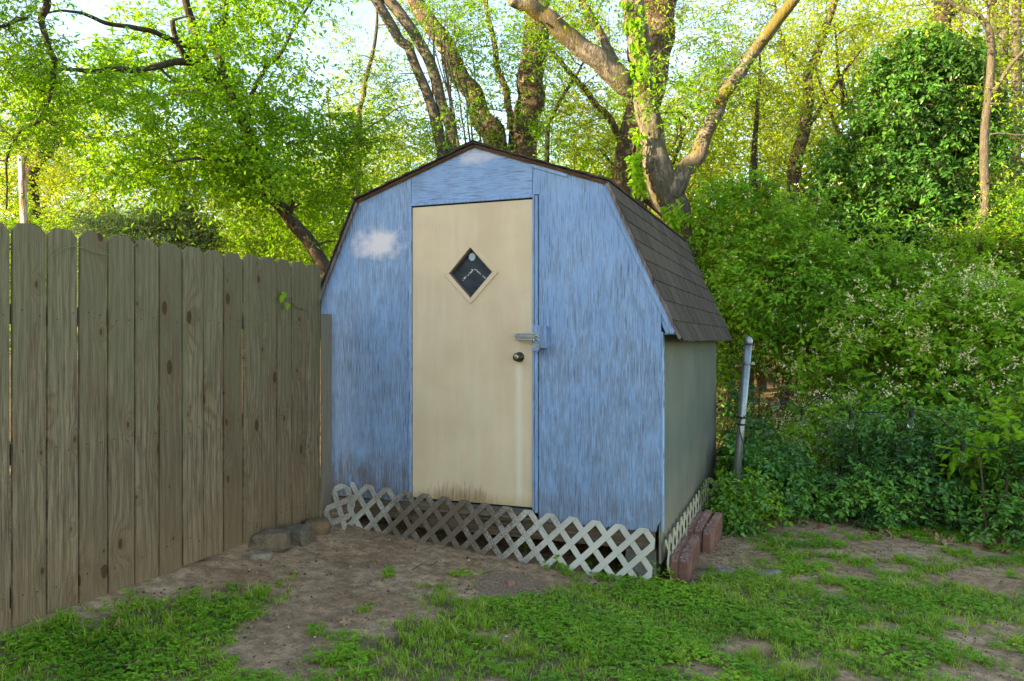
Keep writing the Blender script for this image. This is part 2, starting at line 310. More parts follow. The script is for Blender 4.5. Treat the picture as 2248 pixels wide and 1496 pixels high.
def board_mat():
    b = NB('slate_painted_pane', .25, .5); o = b.obj(); x, y, z = b.sep(o); n_ = b.noise(b.map(o, (1, 1, 1), (0, 0, 0), (0, .3, 0)), 14, 6, .65); n2 = b.noise(b.map(o, (30, 1, 30)), 3, 4, .7)
    c = b.mix(b.ramp(n_, [(.3, 0.), (.7, 1.)]), (.016, .023, .034), (.04, .055, .075)); b.base(c); b.bump(n_, .3, .003); return b.m
g = Geo(); g.prism([(wc[0]+iw, wc[1]), (wc[0], wc[1]+ih), (wc[0]-iw, wc[1]), (wc[0], wc[1]-ih)], .0125, .0145); g.obj('pane', board_mat(), door)
g = Geo(); scx, scz = fs(1035), fz(1035, 564)
g.prism([(scx+.0255*math.cos(a), scz+.0285*math.sin(a)) for a in np.arange(8)*math.pi/4+.4], .0105, .0124); g.obj('round_sticker', plain('pale_blue_sticker', (.45, .62, .72), .5, var=.03), door)
g = Geo(); m_white = plain('white_paint', (.72, .74, .74), .5)
for k in range(54):                             # dabs of white paint on the pane, two slanting rows
    u = rng.random(); sgn = -1 if k % 2 else 1
    px, py = (1037-24*u, 592+24*u) if sgn < 0 else (1042+25*u, 591+23*u)
    px += rng.normal(0, 1.3 if sgn < 0 else .6); py += rng.normal(0, 1.3 if sgn < 0 else .6); a, b_ = fs(px), fz(px, py); r = rng.uniform(.0012, .0042)
    g.prism([(a+r*math.cos(t)*rng.uniform(.6, 1.3), b_+r*math.sin(t)*rng.uniform(.6, 1.3)) for t in np.arange(5)*1.2566], .0108, .0124)
g.obj('paint_flecks', m_white, door, kind='stuff')
m_steel = plain('dull_zinc', (.42, .47, .47), .32, .5, .85, .2, 60); m_dark = plain('dark_bronze', (.07, .06, .05), .35, .5, .8); m_brass = plain('aged_brass', (.42, .36, .22), .3, .5, .9)
# knob
kx, kz = fs(1143), fz(1143, 784)
g = Geo(); g.lathe([(.033, 0), (.034, -.004), (.030, -.010), (.018, -.016), (.013, -.030), (.020, -.036), (.026, -.044), (.0275, -.054), (.024, -.062), (.018, -.064)], (kx, -.020, kz), (0, 1, 0), 28); kn = g.obj('door_knob', m_dark, door, True)
g = Geo(); g.lathe([(.0175, 0), (.0165, -.004), (.008, -.0055)], (kx, -.0845, kz), (0, 1, 0), 22); g.obj('lock_face', m_brass, kn, True)
# wooden block, hasp, padlock
g = Geo(); x0, x1 = fs(1176), fs(1204); g.box(x0, x1-.014, -.058, -.0385, fz(1190, 765), fz(1190, 715)); g.box(x1-.0135, x1, -.054, -.0125, fz(1190, 765), fz(1190, 715)); bevel(g.obj('lock_block', m_br, shed, label='cracked blue wooden block beside the door'), .003)
g = Geo(); hx0, hx1, hz0, hz1 = fs(1139), fs(1188), fz(1160, 747), fz(1160, 732)
g.prism([(hx0, hz0), (hx1, hz0), (hx1, hz1), (hx0, hz1)], -.0665, -.0635); g.box(hx0, hx1, -.069, -.0666, hz1-.005, hz1); g.box(hx0, hx1, -.069, -.0666, hz0, hz0+.005)
g.box(hx0, hx0+.012, -.0633, -.0205, hz0+.001, hz1-.001); g.box(hx0+.024, hx1-.045, -.071, -.0667, (hz0+hz1)/2-.009, (hz0+hz1)/2+.009)
hasp = bevel(g.obj('hasp', m_steel, door), .0015)
g = Geo(); lx, lz = fs(1186), (hz0+hz1)/2
g.tube([(lx+.018*math.cos(a), -.078, lz-.012+.018*math.sin(a)) for a in np.linspace(0, math.pi, 9)]+[], .0042, 8)
g.tube([(lx-.018, -.078, lz-.012), (lx-.018, -.078, lz-.047)], .0042, 8); g.tube([(lx+.018, -.078, lz-.012), (lx+.018, -.078, lz-.047)], .0042, 8)
pl = empty('padlock', (0, 0, 0), label='small steel padlock with a blue band hanging from the door hasp', cat='padlock'); 
pl.location = (SO[0], SO[1], 0); pl.rotation_euler = (0, 0, RZ)
g.obj('shackle', m_steel, pl, True)
g = Geo()
for k in range(5): g.box(lx-.024, lx+.024, -.091+.0005*(k % 2), -.066, lz-.048-.0075*(k+1)+.0006, lz-.048-.0075*k)
bevel(g.obj('lock_body', m_steel, pl), .001)
g = Geo(); g.box(lx-.0245, lx+.0245, -.0925, -.0655, lz-.0965, lz-.086); bevel(g.obj('blue_band', plain('blue_bumper', (.03, .12, .5), .4), pl), .002)
g = Geo()
for k in range(6): g.box(lx-.017+.006*k, lx-.0135+.006*k, -.0932, -.0926, lz-.0935+(k % 2)*.0008, lz-.0895)
g.obj('band_print', m_white, pl)
# threshold, sill board, floor beam, foundation
g = Geo(); g.box(dl-.03, dr+.02, -.036, -.001, .362, .376); g.obj('threshold', plain('grey_threshold', (.14, .15, .17), .4, .5, .6), shed)
g = Geo(); g.box(dl-.02, dr+.01, -.03, .03, .305, .3615, .001); bevel(g.obj('sill_board', m_raw, shed), .003)
g = Geo(); g.box(-1.24, dl-.02, -.001, .035, .22, .345, .001); g.box(dl-.0198, WX-.04, .001, .038, .175, .304, .001); bevel(g.obj('floor_beam', m_raw, shed, label='bare brown floor beam under the blue panels'), .003)
m_conc = plain('rough_concrete', (.22, .21, .19), .95, .1, 0, .35, 25, 1.)
for (sx, q) in ((1.13, .0), (1.13, 1.4), (1.13, 2.7), (-.1, 1.4), (-1.15, .1), (-1.15, 2.7)):
    g = Geo(); g.box(sx-.1, sx+.1, q+.045, q+.25, -.1, .17, .004); bevel(g.obj('foundation_block', m_conc, shed), .006)
# side and rear walls
def side_mat():
    b = NB('grey_green_side_paint', .75, .2); o = b.obj(); x, y, z = b.sep(o); n1 = b.noise(o, 2.2, 6); n2 = b.noise(b.map(o, (1, 2, 1), (0, 0, 0), (.5, 0, 0)), 18, 6, .7); n3 = b.noise(b.map(o, (1, 30, 1)), 2, 5)
    c = b.mix(b.ramp(n1, [(.3, 0.), (.7, 1.)]), (.088, .108, .092), (.135, .15, .132)); c = b.mix(b.ramp(n3, [(.4, 0.), (.62, .35)]), c, (.19, .185, .15))
    lo = b.math('ADD', b.math('MULTIPLY', z, -1.3), b.math('MULTIPLY', n1, .9)); c = b.mix(b.ramp(lo, [(-.45, 0.), (.25, .7)]) if False else b.ramp(b.math('ADD', lo, .6), [(.1, 0.), (.8, .6)]), c, (.28, .22, .15))
    c = b.mix(b.ramp(n2, [(.66, 0.), (.72, .5)]), c, (.1, .11, .1)); b.base(c); b.bump(b.math('ADD', n2, n1), .5, .008); return b.m
m_side = side_mat()
g = Geo(); g.box(WX-.016, WX-.001, .0, 3.0, .10, 1.56); g.obj('side_wall', m_side, shed, label='grey green painted side wall under the eave')
g = Geo(); g.box(-WX+.015, -WX+.03, .0, 3.0, .29, 1.8); g.obj('side_wall', m_side, shed)
g = Geo(); g.prism([(-WX+.03, .29), (WX-.02, .29), (WX-.02, 1.78), (.93, zt(.93)), (0, zt(0)), (-.93, zt(-.93)), (-WX+.03, 1.78)], 2.98, 3.0); g.obj('rear_wall', m_side, shed)
g = Geo(); g.box(WX+.0002, WX+.012, -.0115, .04, .3, 1.545); bevel(g.obj('corner_strip', m_trim, shed), .003)
g = Geo(); g.box(-1.2, 1.2, .08, 2.95, .22, .30); g.obj('floor_frame', m_raw, shed)
# eave end cap, soffit
g = Geo(); g.prism([(WX+.002, 1.775), (WX+.002, 1.60), (WX+.028, 1.535), (1.385, 1.53)], -.010, .004); bevel(g.obj('eave_end_cap', m_trim, shed), .002)
g = Geo(); g.box(WX+.014, 1.37, .012, 3.2, 1.528, 1.536); g.obj('soffit', m_trim, shed)
# roof decks, rake trims
def strip(s0, s1, q0, q1, t0, t1):
    """slab along the roof line between s0 and s1, from depth t0 to t1 under the surface"""
    a = np.array([s0, roofz(s0)]); b_ = np.array([s1, roofz(s1)]); d = nrm(b_-a); n_ = np.array([-d[1], d[0]]); 
    if n_[1] < 0: n_ = -n_
    return [tuple(a-n_*t1), tuple(b_-n_*t1), tuple(b_-n_*t0), tuple(a-n_*t0)] if s1 > s0 else [tuple(b_-n_*t1), tuple(a-n_*t1), tuple(a-n_*t0), tuple(b_-n_*t0)]
m_deck = raw_wood('roof_deck_wood', (.05, .035, .028), (.16, .10, .07), 1)
for a, b_ in ((-1.41, -.936), (-.936, -.0001), (.0001, .936), (.936, 1.41)):
    g = Geo(); g.prism(strip(a, b_, 0, 0, .010, .026), -.028, 3.26); g.obj('roof_deck', m_deck, shed)
g = Geo(); g.prism(strip(.0, .93, 0, 0, .0265, .034), -.022, -.0125); g.prism(strip(-.93, 0, 0, 0, .0265, .032), -.022, -.0125); g.obj('rake_strip', m_rawr, shed, label='thin rust brown wood strip under the upper roof edge')
g = Geo(); g.prism(strip(.95, 1.385, 0, 0, .0265, .058), -.024, -.0125); bevel(g.obj('rake_board', m_trim, shed), .002)
g = Geo(); g.prism(strip(.945, 1.405, 0, 0, .004, .026), -.036, -.0285); g.obj('rake_strip', m_rake, shed)
g = Geo(); g.prism(strip(-1.405, -.945, 0, 0, .012, .034), -.036, -.0285); g.obj('rake_strip', m_rake, shed)
g = Geo(); g.prism(strip(.43, .68, 0, 0, .0345, .055), -.020, -.0125); g.obj('rake_strip', m_trim, shed)
def shingle_mat():
    b = NB('asphalt_shingle', .95, .12); o = b.obj(); r = b.rnd(); n_ = b.noise(b.map(o, (1, 1, 1)), 160, 3, .8); n2 = b.noise(o, 7, 4)
    c = b.mix(b.ramp(r, [(0., 0.), (1., 1.)]), (.042, .032, .028), (.075, .058, .048)); c = b.mix(b.ramp(n2, [(.4, 0.), (.6, .4)]), c, (.10, .085, .072)); c = b.mix(b.ramp(n_, [(.6, 0.), (.68, .8)]), c, (.2, .17, .14)); c = b.mix(b.ramp(n_, [(.3, .8), (.4, 0.)]), c, (.015, .013, .012))
    b.base(c); b.bump(n_, .8, .004); return b.m
m_sh = shingle_mat()
# shingle tabs, right lower slope: each tab a piece; variants share meshes
slope_d = nrm(np.array([.474, -1.015])); slope_n = np.array([slope_d[1]*-1, slope_d[0]])
ang = math.atan2(slope_d[1], slope_d[0]); tabs = []
for v in range(4):
    g = Geo(); n_ = 6; L, W = .152, .298; ys = np.linspace(0, W, n_)
    lowx = L+rng.uniform(-.003, .003, n_); P1 = [(0, y_, 0) for y_ in ys]+[(x_, y_, .0045+rng.uniform(0, .0015)) for x_, y_ in zip(lowx, ys)]
    P2 = [(a, b_, c+.0035) for a, b_, c in P1]; V = P1+P2; Q = []
    for i in range(n_-1):
        Q += [[2*n_+i, 2*n_+i+1, 3*n_+i+1, 3*n_+i][::-1], [i, i+1, n_+i+1, n_+i], [n_+i, n_+i+1, 3*n_+i+1, 3*n_+i]]
    Q += [[0, n_, 3*n_, 2*n_], [n_-1, 3*n_-1, 4*n_-1, 2*n_-1][::1]]
    g.add(V, Q); tabs.append(g.mesh('shingle', m_sh))
from mathutils import Matrix
for c in range(8):
    off = (c % 2)*.15+rng.uniform(-.01, .01)
    for k in range(-1, 12):
        q0 = -.04+k*.302+off
        if q0 < -.045: q0 = -.045 if q0+.298 > .1 else None
        if q0 is None or q0 > 3.05: continue
        o = bpy.data.objects.new('shingle', tabs[rng.integers(4)]); COL.objects.link(o); o.parent = shed
        p = np.array([.936, 2.515])+slope_d*(c*.14)+slope_n*(-.011 if False else -.0085)
        o.matrix_local = Matrix.Translation((p[0], q0, p[1])) @ Matrix.Rotation(-ang, 4, 'Y') @ Matrix.Rotation(rng.normal(0, .004), 4, 'Z')
# other slopes: joined courses with lifted, broken edges
g = Geo()
for sg, s0, s1, nc in ((1, 0., .95, 7), (-1, 0., .95, 7), (-1, .936, 1.41, 8)):
    a = np.array([s0, roofz(s0)]); b_ = np.array([s1 if s1 != .95 else .936, roofz(s1 if s1 != .95 else .936)]); d = (b_-a)/nc; n_ = nrm(np.array([-d[1], d[0]]))
    for c in range(nc):
        p0 = a+d*c; p1 = a+d*(c+1.08)
        q = -.045-rng.uniform(0, .012)
        while q < 3.27:
            q2 = min(q+rng.uniform(.1, .3), 3.28); t = .004+rng.uniform(0, .007)
            pts = [p0-n_*.009, p1-n_*.004, p1+n_*t, p0-n_*.002]
            pr = [(sg*u, v) for u, v in pts]; g.prism(pr if sg > 0 else pr[::-1], q+.002, q2); q = q2
g.obj('roof_shingles', m_sh, shed, kind='stuff', label='black shingle courses of the upper and left roof slopes')
g = Geo()
for k in range(17):                             # ridge caps
    for sg in (1, -1):
        a = np.array([0., 2.846]); b_ = np.array([sg*.13, roofz(.13)+.004+.003*(k % 2)])
        pr = [(a[0], a[1]), (b_[0], b_[1]), (b_[0], b_[1]+.006), (a[0], a[1]+.006)]; g.prism(pr if sg > 0 else pr[::-1], -.047+k*.195, .15+k*.195)
g.obj('ridge_cap', m_sh, shed)

# ------------------------------------------------------------------ unseen building added left of the frame to shade the yard
hs = empty('added_house', (-10.8, -3.4, .1), math.radians(25), label='added two-storey pale sided building outside the picture, put there to shade the yard', cat='added_house')
m_sid = plain('pale_siding', (.5, .48, .42), .7)
g = Geo(); g.box(-4, 4, -6.6, 6.6, 0, 5.6); g.prism([(-4, 5.602), (4, 5.602), (0, 8.0)], -6.6, 6.6); g.obj('wall', m_sid, hs)
g = Geo()
for sg in (1, -1):
    pr = [(sg*4.5, 5.32), (0.004*sg, 8.02), (0.004*sg, 8.2), (sg*4.5, 5.5)]; g.prism(pr if sg < 0 else pr[::-1], -7, 7)
g.obj('roof', m_sh, hs)
for y in (-4.6, -1.5, 1.6, 4.7):
    for z in (1.0, 3.7):
        g = Geo(); g.box(4.01, 4.06, y-.55, y+.55, z, z+1.3); wn_ = g.obj('window', plain('white_frame', (.7, .7, .7)), hs); g = Geo(); g.box(4.061, 4.07, y-.48, y+.48, z+.07, z+1.23); g.obj('pane', plain('dark_glass', (.03, .035, .04), .08, .5), wn_)

# ------------------------------------------------------------------ lattice skirting
def clip(poly, ax, lim, keep_less):
    out = []
    for i in range(len(poly)):
        a, b_ = np.array(poly[i]), np.array(poly[(i+1) % len(poly)]); ia = (a[ax] <= lim) == keep_less; ib = (b_[ax] <= lim) == keep_less
        if ia: out.append(tuple(a))
        if ia != ib: t = (lim-a[ax])/(b_[ax]-a[ax]); out.append(tuple(a+(b_-a)*t))
    return out
def lattice_mat(name, stain, c0=(.60, .57, .52)):
    b = NB(name, .6, .3); o = b.obj(); x, y, z = b.sep(o); n1 = b.noise(o, 4, 4); n2 = b.noise(o, 38, 6, .7); n3 = b.noise(o, 130, 4, .75)
    f = b.math('ADD', b.math('ADD', b.math('MULTIPLY', n1, .9), b.math('MULTIPLY', n2, .35)), stain(b, x, z))
    f = b.math('ADD', f, b.math('MULTIPLY', b.math('SUBTRACT', n3, .5), 1.7))
    b.base(b.mix(b.ramp(f, [(.45, 0.), (.62, .3), (.95, .8), (1.25, 1.)]), b.mix(b.ramp(n1, [(.35, 0.), (.7, 1.)]), c0, [v*.78 for v in c0]), (.13, .095, .07))); b.bump(n3, .3, .002); return b.m
def lattice(parent, W, H, P, wd, th, m, name='lattice_strip', skip=lambda d, k: False, lo=lambda x: 0.):
    """one strip per diagonal; local x along, z up, y out"""
    n_ = int(W/P)+4; k0 = -int(H/P)-3
    for d in (1, -1):
        for k in range(k0, n_+6):
            if skip(d, k): continue
            x0 = k*P; c = wd/2*math.sqrt(2)
            if d == 1: poly = [(x0-c-.2, -.2), (x0+c-.2, -.2), (x0+c+H+.2, H+.2), (x0-c+H+.2, H+.2)]
            else: poly = [(x0-c+.2, -.2), (x0+c+.2, -.2), (x0+c-H-.2, H+.2), (x0-c-H-.2, H+.2)]
            for ax, lim, kl in ((0, 0, False), (0, W, True), (1, 0, False), (1, H, True)):
                if poly: poly = clip(poly, ax, lim, kl)
            if len(poly) < 3: continue
            ar = .5*sum(poly[i][0]*poly[(i+1) % len(poly)][1]-poly[(i+1) % len(poly)][0]*poly[i][1] for i in range(len(poly)))
            if abs(ar) < .0008: continue
            if ar < 0: poly = poly[::-1]
            y0 = -.009 if d == 1 else -.0045
            g = Geo(); g.prism(poly, y0, y0+th); bevel(g.obj(name, m, parent), .0012, 1)
P_ = .151
lat = empty('front_lattice', (0, 0, 0), label='long dirty white diagonal lattice leaning along the foot of the blue front', cat='lattice')
sL, sR = fs(770), fs(1436); zL, zR = .44, .292; Wl = sR-sL; WD = .040
def st1(b, x, z):                               # soil splashed over the middle of the panel
    f = b.math('DIVIDE', b.math('SUBTRACT', x, .80), .55); f = b.math('MULTIPLY', f, f); return b.math('SUBTRACT', .50, b.math('MULTIPLY', f, .36))
p = shed2w(sL, -.075); lat.location = (p[0], p[1], zL-.315)
lat.rotation_euler = (math.radians(-7), math.atan2(zL-zR, Wl), RZ)
lat.scale = (1, 1, 1.12)
lattice(lat, Wl, 2*Wl/14.5, Wl/14.5, WD*.93, .0045, lattice_mat('soiled_white_vinyl', st1, (.54, .51, .46)))
# broken end piece
lat2 = empty('broken_lattice', (0, 0, 0), label='short broken lattice scrap leaning between fence end and shed corner', cat='lattice')
p = at(697, 1162, 5.40); lat2.location = (p[0], p[1], p[2]); lat2.rotation_euler = (math.radians(-8), math.radians(21), RZ)
lattice(lat2, P_*1.35, .37, P_, WD, .0045, lattice_mat('spotted_white_vinyl', lambda b, x, z: .12), skip=lambda d, k: False)
# side lattice
latS = empty('side_lattice', (0, 0, 0), label='thin cream lattice leaning along the grey green side wall behind the edging blocks', cat='lattice')
p = shed2w(WX+.055, -.04); latS.location = (p[0], p[1], -.04); latS.rotation_euler = (math.radians(-5), math.radians(-1.0), RZ+math.pi/2)
lattice(latS, 14*P_, 2*P_, P_, WD, .0045, lattice_mat('cream_vinyl', lambda b, x, z: .0, (.55, .50, .36)))
latE = empty('lattice_end_piece', (0, 0, 0), label='last cream lattice piece turned outward beside the ivy at rear corner', cat='lattice')
p = shed2w(WX+.05, 2.08); latE.location = (p[0], p[1], -.02); latE.rotation_euler = (math.radians(-4), 0, RZ+math.radians(50))
lattice(latE, P_, 2*P_, P_, WD, .0045, lattice_mat('cream_vinyl_end', lambda b, x, z: .0, (.62, .56, .40)))

# ------------------------------------------------------------------ scalloped edging blocks
def paver_mat():
    b = NB('red_brown_concrete', .9, .15); o = b.obj(); n1 = b.noise(o, 9, 5); n2 = b.noise(o, 170, 3, .8)
    c = b.mix(b.ramp(b.math('ADD', n1, b.math('MULTIPLY', b.math('SUBTRACT', b.rnd(), .5), .3)), [(.35, 0.), (.68, 1.)]), (.13, .062, .048), (.29, .13, .10)); z = b.sep(b.n('NewGeometry').outputs['Normal'])[2]
    c = b.mix(b.math('MULTIPLY', b.ramp(n2, [(.56, 0.), (.62, 1.)]), b.ramp(z, [(.05, .2), (.6, .95)])), c, (.55, .47, .42)); c = b.mix(b.ramp(n2, [(.32, .6), (.42, 0.)]), c, (.04, .028, .025)); b.base(c); b.bump(n2, .8, .004); return b.m
m_pv = paver_mat(); Lp = .60; g = Geo()
for k in range(5):
    y0, y1 = k*.121, k*.121+.113; ol = [(y0, -.05), (y1, -.05), (y1, .122)]+[(y1-(y1-y0)*t, .122+.034*math.sin(math.pi*t)**.8) for t in (.1, .25, .5, .75, .9)]+[(y0, .122)]
    g.prism(ol, -.028-.001*(k % 2), .028+.001*(k % 2), 'x')
g.box(-.022, .022, .002, .60, -.05, .112); pme = g.mesh('edging_block', m_pv)
pv = [(1.345, .02, 0, 'dark soiled scalloped edging block nearest the front corner, against the lattice'), (1.402, .0, .01, 'reddish speckled scalloped edging block at the front corner, outer of two'),
      (1.335, .76, 0, 'inner scalloped edging block of the rear three, touching the lattice'), (1.392, .74, .012, 'middle scalloped edging block of the rear three'), (1.452, .72, .0, 'outermost scalloped edging block of the rear three')]
for s_, q, dz, lb in pv:
    p = shed2w(s_, q); o = bpy.data.objects.new('edging_block', pme); COL.objects.link(o); o.location = (p[0], p[1], float(gz(*p))+dz+.012); o.rotation_euler = (rng.normal(0, .015), rng.normal(0.03, .02), RZ+rng.normal(0, .012))
    bevel(o, .007, 2); tag(o, lb, 'edging block', 'scalloped edging blocks by the shed side')

# ------------------------------------------------------------------ picket fence
def fence_mat(name, old=False):
    b = NB(name, .85, .18); o = b.obj(); r = b.rnd(); sh = b.n('CombineXYZ', {0: b.math('MULTIPLY', r, 37.), 1: b.math('MULTIPLY', r, 91.), 2: b.math('MULTIPLY', r, 53.)}).outputs[0]
    v = b.n('VectorMath', {0: o, 1: sh}, operation='ADD').outputs[0]; x, y, z = b.sep(v); ox, oy, oz = b.sep(o)
    kv = b.n('CombineXYZ', {0: b.math('MULTIPLY', y, 6.), 1: b.math('MULTIPLY', z, 3.0), 2: 0.}).outputs[0]
    vor = b.n('TexVoronoi', {'Vector': kv, 'Scale': 1., 'Randomness': 1.}, voronoi_dimensions='2D', feature='F1'); d = vor.outputs['Distance']
    # only some cells hold a knot
    cs = b.sep(vor.outputs['Color']); has = b.math('GREATER_THAN', cs[0], .52); rad = b.math('MULTIPLY_ADD', b.math('MULTIPLY', cs[1], cs[1]), .16, .045)
    k = b.math('MULTIPLY', has, b.math('POWER', 2.718, b.math('MULTIPLY', b.math('DIVIDE', d, b.math('MULTIPLY', rad, 2.2)), b.math('MULTIPLY', b.math('DIVIDE', d, b.math('MULTIPLY', rad, 2.2)), -1.))))
    wav = b.noise(b.map(v, (1, 3, .7)), 2.0, 3, .5)
    ph = b.math('ADD', b.math('MULTIPLY', y, 150.), b.math('ADD', b.math('MULTIPLY', wav, 15.), b.math('MULTIPLY', k, 17.)))
    gr = b.math('MULTIPLY_ADD', b.math('SINE', ph), .5, .5); fine = b.noise(b.map(v, (1, 90, 2.)), 3., 5, .7); bl = b.noise(b.map(v, (1, 5, 1.6)), 2, 5, .6); saw = b.noise(b.map(v, (1, 3, 130)), 2, 3, .5)
    c = b.mix(b.ramp(bl, [(.3, 0.), (.7, 1.)]), (.20, .148, .098), (.32, .245, .165))
    c = b.mix(b.math('MULTIPLY', b.ramp(gr, [(.0, .0), (.5, .15), (1., 1.)]), b.math('MULTIPLY_ADD', bl, .9, .0)), c, (.06, .038, .022))
    c = b.mix(b.ramp(fine, [(.40, .9), (.54, 0.)]), c, (.06, .043, .028))
    c = b.mix(b.ramp(b.math('MULTIPLY', r, 1.), [(0., 0.), (.35, .05), (1., .75)]), c, (.115, .08, .05))
    grn = b.math('ADD', b.math('MULTIPLY', oz, .35), b.math('MULTIPLY', b.noise(b.map(v, (1, 9, .8)), 2, 4), .9)); c = b.mix(b.ramp(grn, [(.8, 0.), (1.3, .45)]), c, (.125, .135, .075))
    brn = b.math('ADD', b.math('MULTIPLY', oz, -.8), b.math('MULTIPLY', bl, .5)); c = b.mix(b.ramp(b.math('ADD', brn, .6), [(.2, 0.), (.75, .55)]), c, (.20, .125, .068))
    c = b.mix(b.math('MULTIPLY', k, .4), c, (.13, .07, .035))
    core = b.math('MULTIPLY', has, b.math('LESS_THAN', b.math('ADD', d, b.math('MULTIPLY', b.math('SUBTRACT', fine, .5), .05)), b.math('MULTIPLY', rad, .62))); c = b.mix(b.math('MULTIPLY', core, .8), c, (.045, .026, .014))
    if old: c = b.mix(.5, c, (.22, .20, .18))
    b.base(c); b.bump(b.math('ADD', b.math('ADD', b.math('MULTIPLY', gr, .35), fine), b.math('MULTIPLY', saw, .5)), .55, .004); return b.m
m_fb = fence_mat('weathered_pine_board'); m_fo = fence_mat('old_grey_board', True)
fence = empty('picket_fence', (F0[0], F0[1], 0), RZ, label='tall weathered dog-eared board fence running up to the blue shed', cat='fence')
def fq(x): dx = (x-CX)/F; return (dx*F0[1]-F0[0])/(.3642-.9313*dx)
xe = [0, 26, 102.5, 172, 235.5, 295, 349, 400, 448, 491.5, 533, 573, 608, 640.5, 672, 704]
ty = [490, 492, 503, 510, 518, 528, 535, 543, 550, 556, 560, 565, 570, 575, 581]
edges = [fq(v) for v in xe]; tops = []
for i, y_ in enumerate(ty):
    qm = (edges[i]+edges[i+1])/2; tops.append(EYE+(HY-y_)/F*(F0[1]+V2[1]*qm))
edges[0] = edges[1]-.150
for k in range(9): edges.insert(0, edges[0]-.151); tops.insert(0, 2.02+rng.normal(0, .006))
hd = Geo()
for i in range(len(tops)):
    a, b_ = edges[i]+.0042+rng.uniform(0, .003), edges[i+1]-.0042; zt_ = tops[i]; zb = .232+rng.normal(0, .006) if i < 22 else .215
    if i > len(tops)-5: zb = .19
    e = .034+rng.normal(0, .003); cup = rng.normal(0, .0022); tw = rng.normal(0, .003)
    g = Geo(); nz = 9; nyy = 5; V = []; th = .0175; xo = rng.uniform(-.004, .004)
    zs = np.concatenate([np.linspace(zb, zt_-e, nz-1), [zt_]]); bow = rng.normal(0, .002)
    for side in (0, 1):
        for j, z in enumerate(zs):
            t = np.linspace(0, 1, nyy); ins = e if j == nz-1 else 0; yy = a+ins+(b_-a-2*ins)*t+bow*math.sin(math.pi*(z-zb)/1.8)
            for yv, tv in zip(yy, t): V.append((xo-side*th+cup*(4*(tv-.5)**2-.5)+tw*(tv-.5)*2*(z-1)/1., yv, z+(.0015*math.sin(tv*9+i) if j == nz-1 else 0)))
    n1 = nz*nyy; Q = []
    for j in range(nz-1):
        for k in range(nyy-1):
            v0 = j*nyy+k; Q += [[v0, v0+1, v0+nyy+1, v0+nyy], [n1+v0+1, n1+v0, n1+v0+nyy, n1+v0+nyy+1]]
        Q += [[j*nyy, (j+1)*nyy, n1+(j+1)*nyy, n1+j*nyy], [j*nyy+nyy-1, n1+j*nyy+nyy-1, n1+(j+1)*nyy+nyy-1, (j+1)*nyy+nyy-1]]
    for k in range(nyy-1): Q += [[(nz-1)*nyy+k, (nz-1)*nyy+k+1, n1+(nz-1)*nyy+k+1, n1+(nz-1)*nyy+k], [k+1, k, n1+k, n1+k+1]]
    g.add(V, Q); bevel(g.obj('picket', m_fb, fence), .0025, 2)
    for zr in (1.61, .99, .36):
        for t in (.27, .76):
            zc = zr+rng.normal(0, .012); yc = a+(b_-a)*t+rng.normal(0, .004)
            hd.prism([(yc+.0032*math.cos(q), zc+.0032*math.sin(q)) for q in np.arange(6)*1.047], xo-.001, xo+.0022, 'x')
hd.obj('nail_heads', plain('rusty_nail', (.03, .02, .015), .7), fence, kind='stuff')
g = Geo(); a, b_ = edges[-1]-.008, edges[-1]+.108; g.box(.004, .022, a, b_, .2, EYE+(HY-690)/F*(F0[1]+V2[1]*(a+b_)/2), .0015); bevel(g.obj('picket', m_fo, fence, label='short old grey board at the shed end of the fence'), .003)
for zr in (1.61, .99, .36):
    g = Geo(); g.box(-.062, -.0235, edges[0], .10, zr-.045, zr+.045); g.obj('rail', m_fb, fence)
for q in (-3.4, -.95, .08):
    g = Geo(); g.box(-.152, -.0625, q-.045, q+.045, -.1, 1.75); g.obj('post', m_fb, fence)

# ------------------------------------------------------------------ foliage tools
def leaf_geo(g, P, A, N, L, W, tint, detail=1, fold=.18, droop=.1):
    """many leaves at once: P base, A axis, N normal"""
    A = nrm(A); S = nrm(np.cross(A, N)); N = np.cross(S, A); n_ = len(P); L = np.broadcast_to(L, (n_,))[:, None]; W = np.broadcast_to(W, (n_,))[:, None]
    if detail == 1:
        v = np.stack([P, P+A*L*.42+S*W*.5+N*W*fold, P+A*L-N*L*droop, P+A*L*.42-S*W*.5+N*W*fold], 1).reshape(-1, 3); q = np.arange(n_*4).reshape(-1, 4); k = 4
    else:
        v = np.stack([P, P+A*L*.26+S*W*.42+N*W*fold, P+A*L*.66+S*W*.40+N*W*fold*.8-N*L*droop*.4, P+A*L-N*L*droop, P+A*L*.66-S*W*.40+N*W*fold*.8-N*L*droop*.4, P+A*L*.26-S*W*.42+N*W*fold], 1).reshape(-1, 3)
        b_ = np.arange(n_)[:, None]*6; q = np.concatenate([b_+[0, 1, 2, 3], b_+[0, 3, 4, 5]]); k = 6
    g.add(v, q, tint=np.repeat(np.broadcast_to(tint, (n_,)), k))
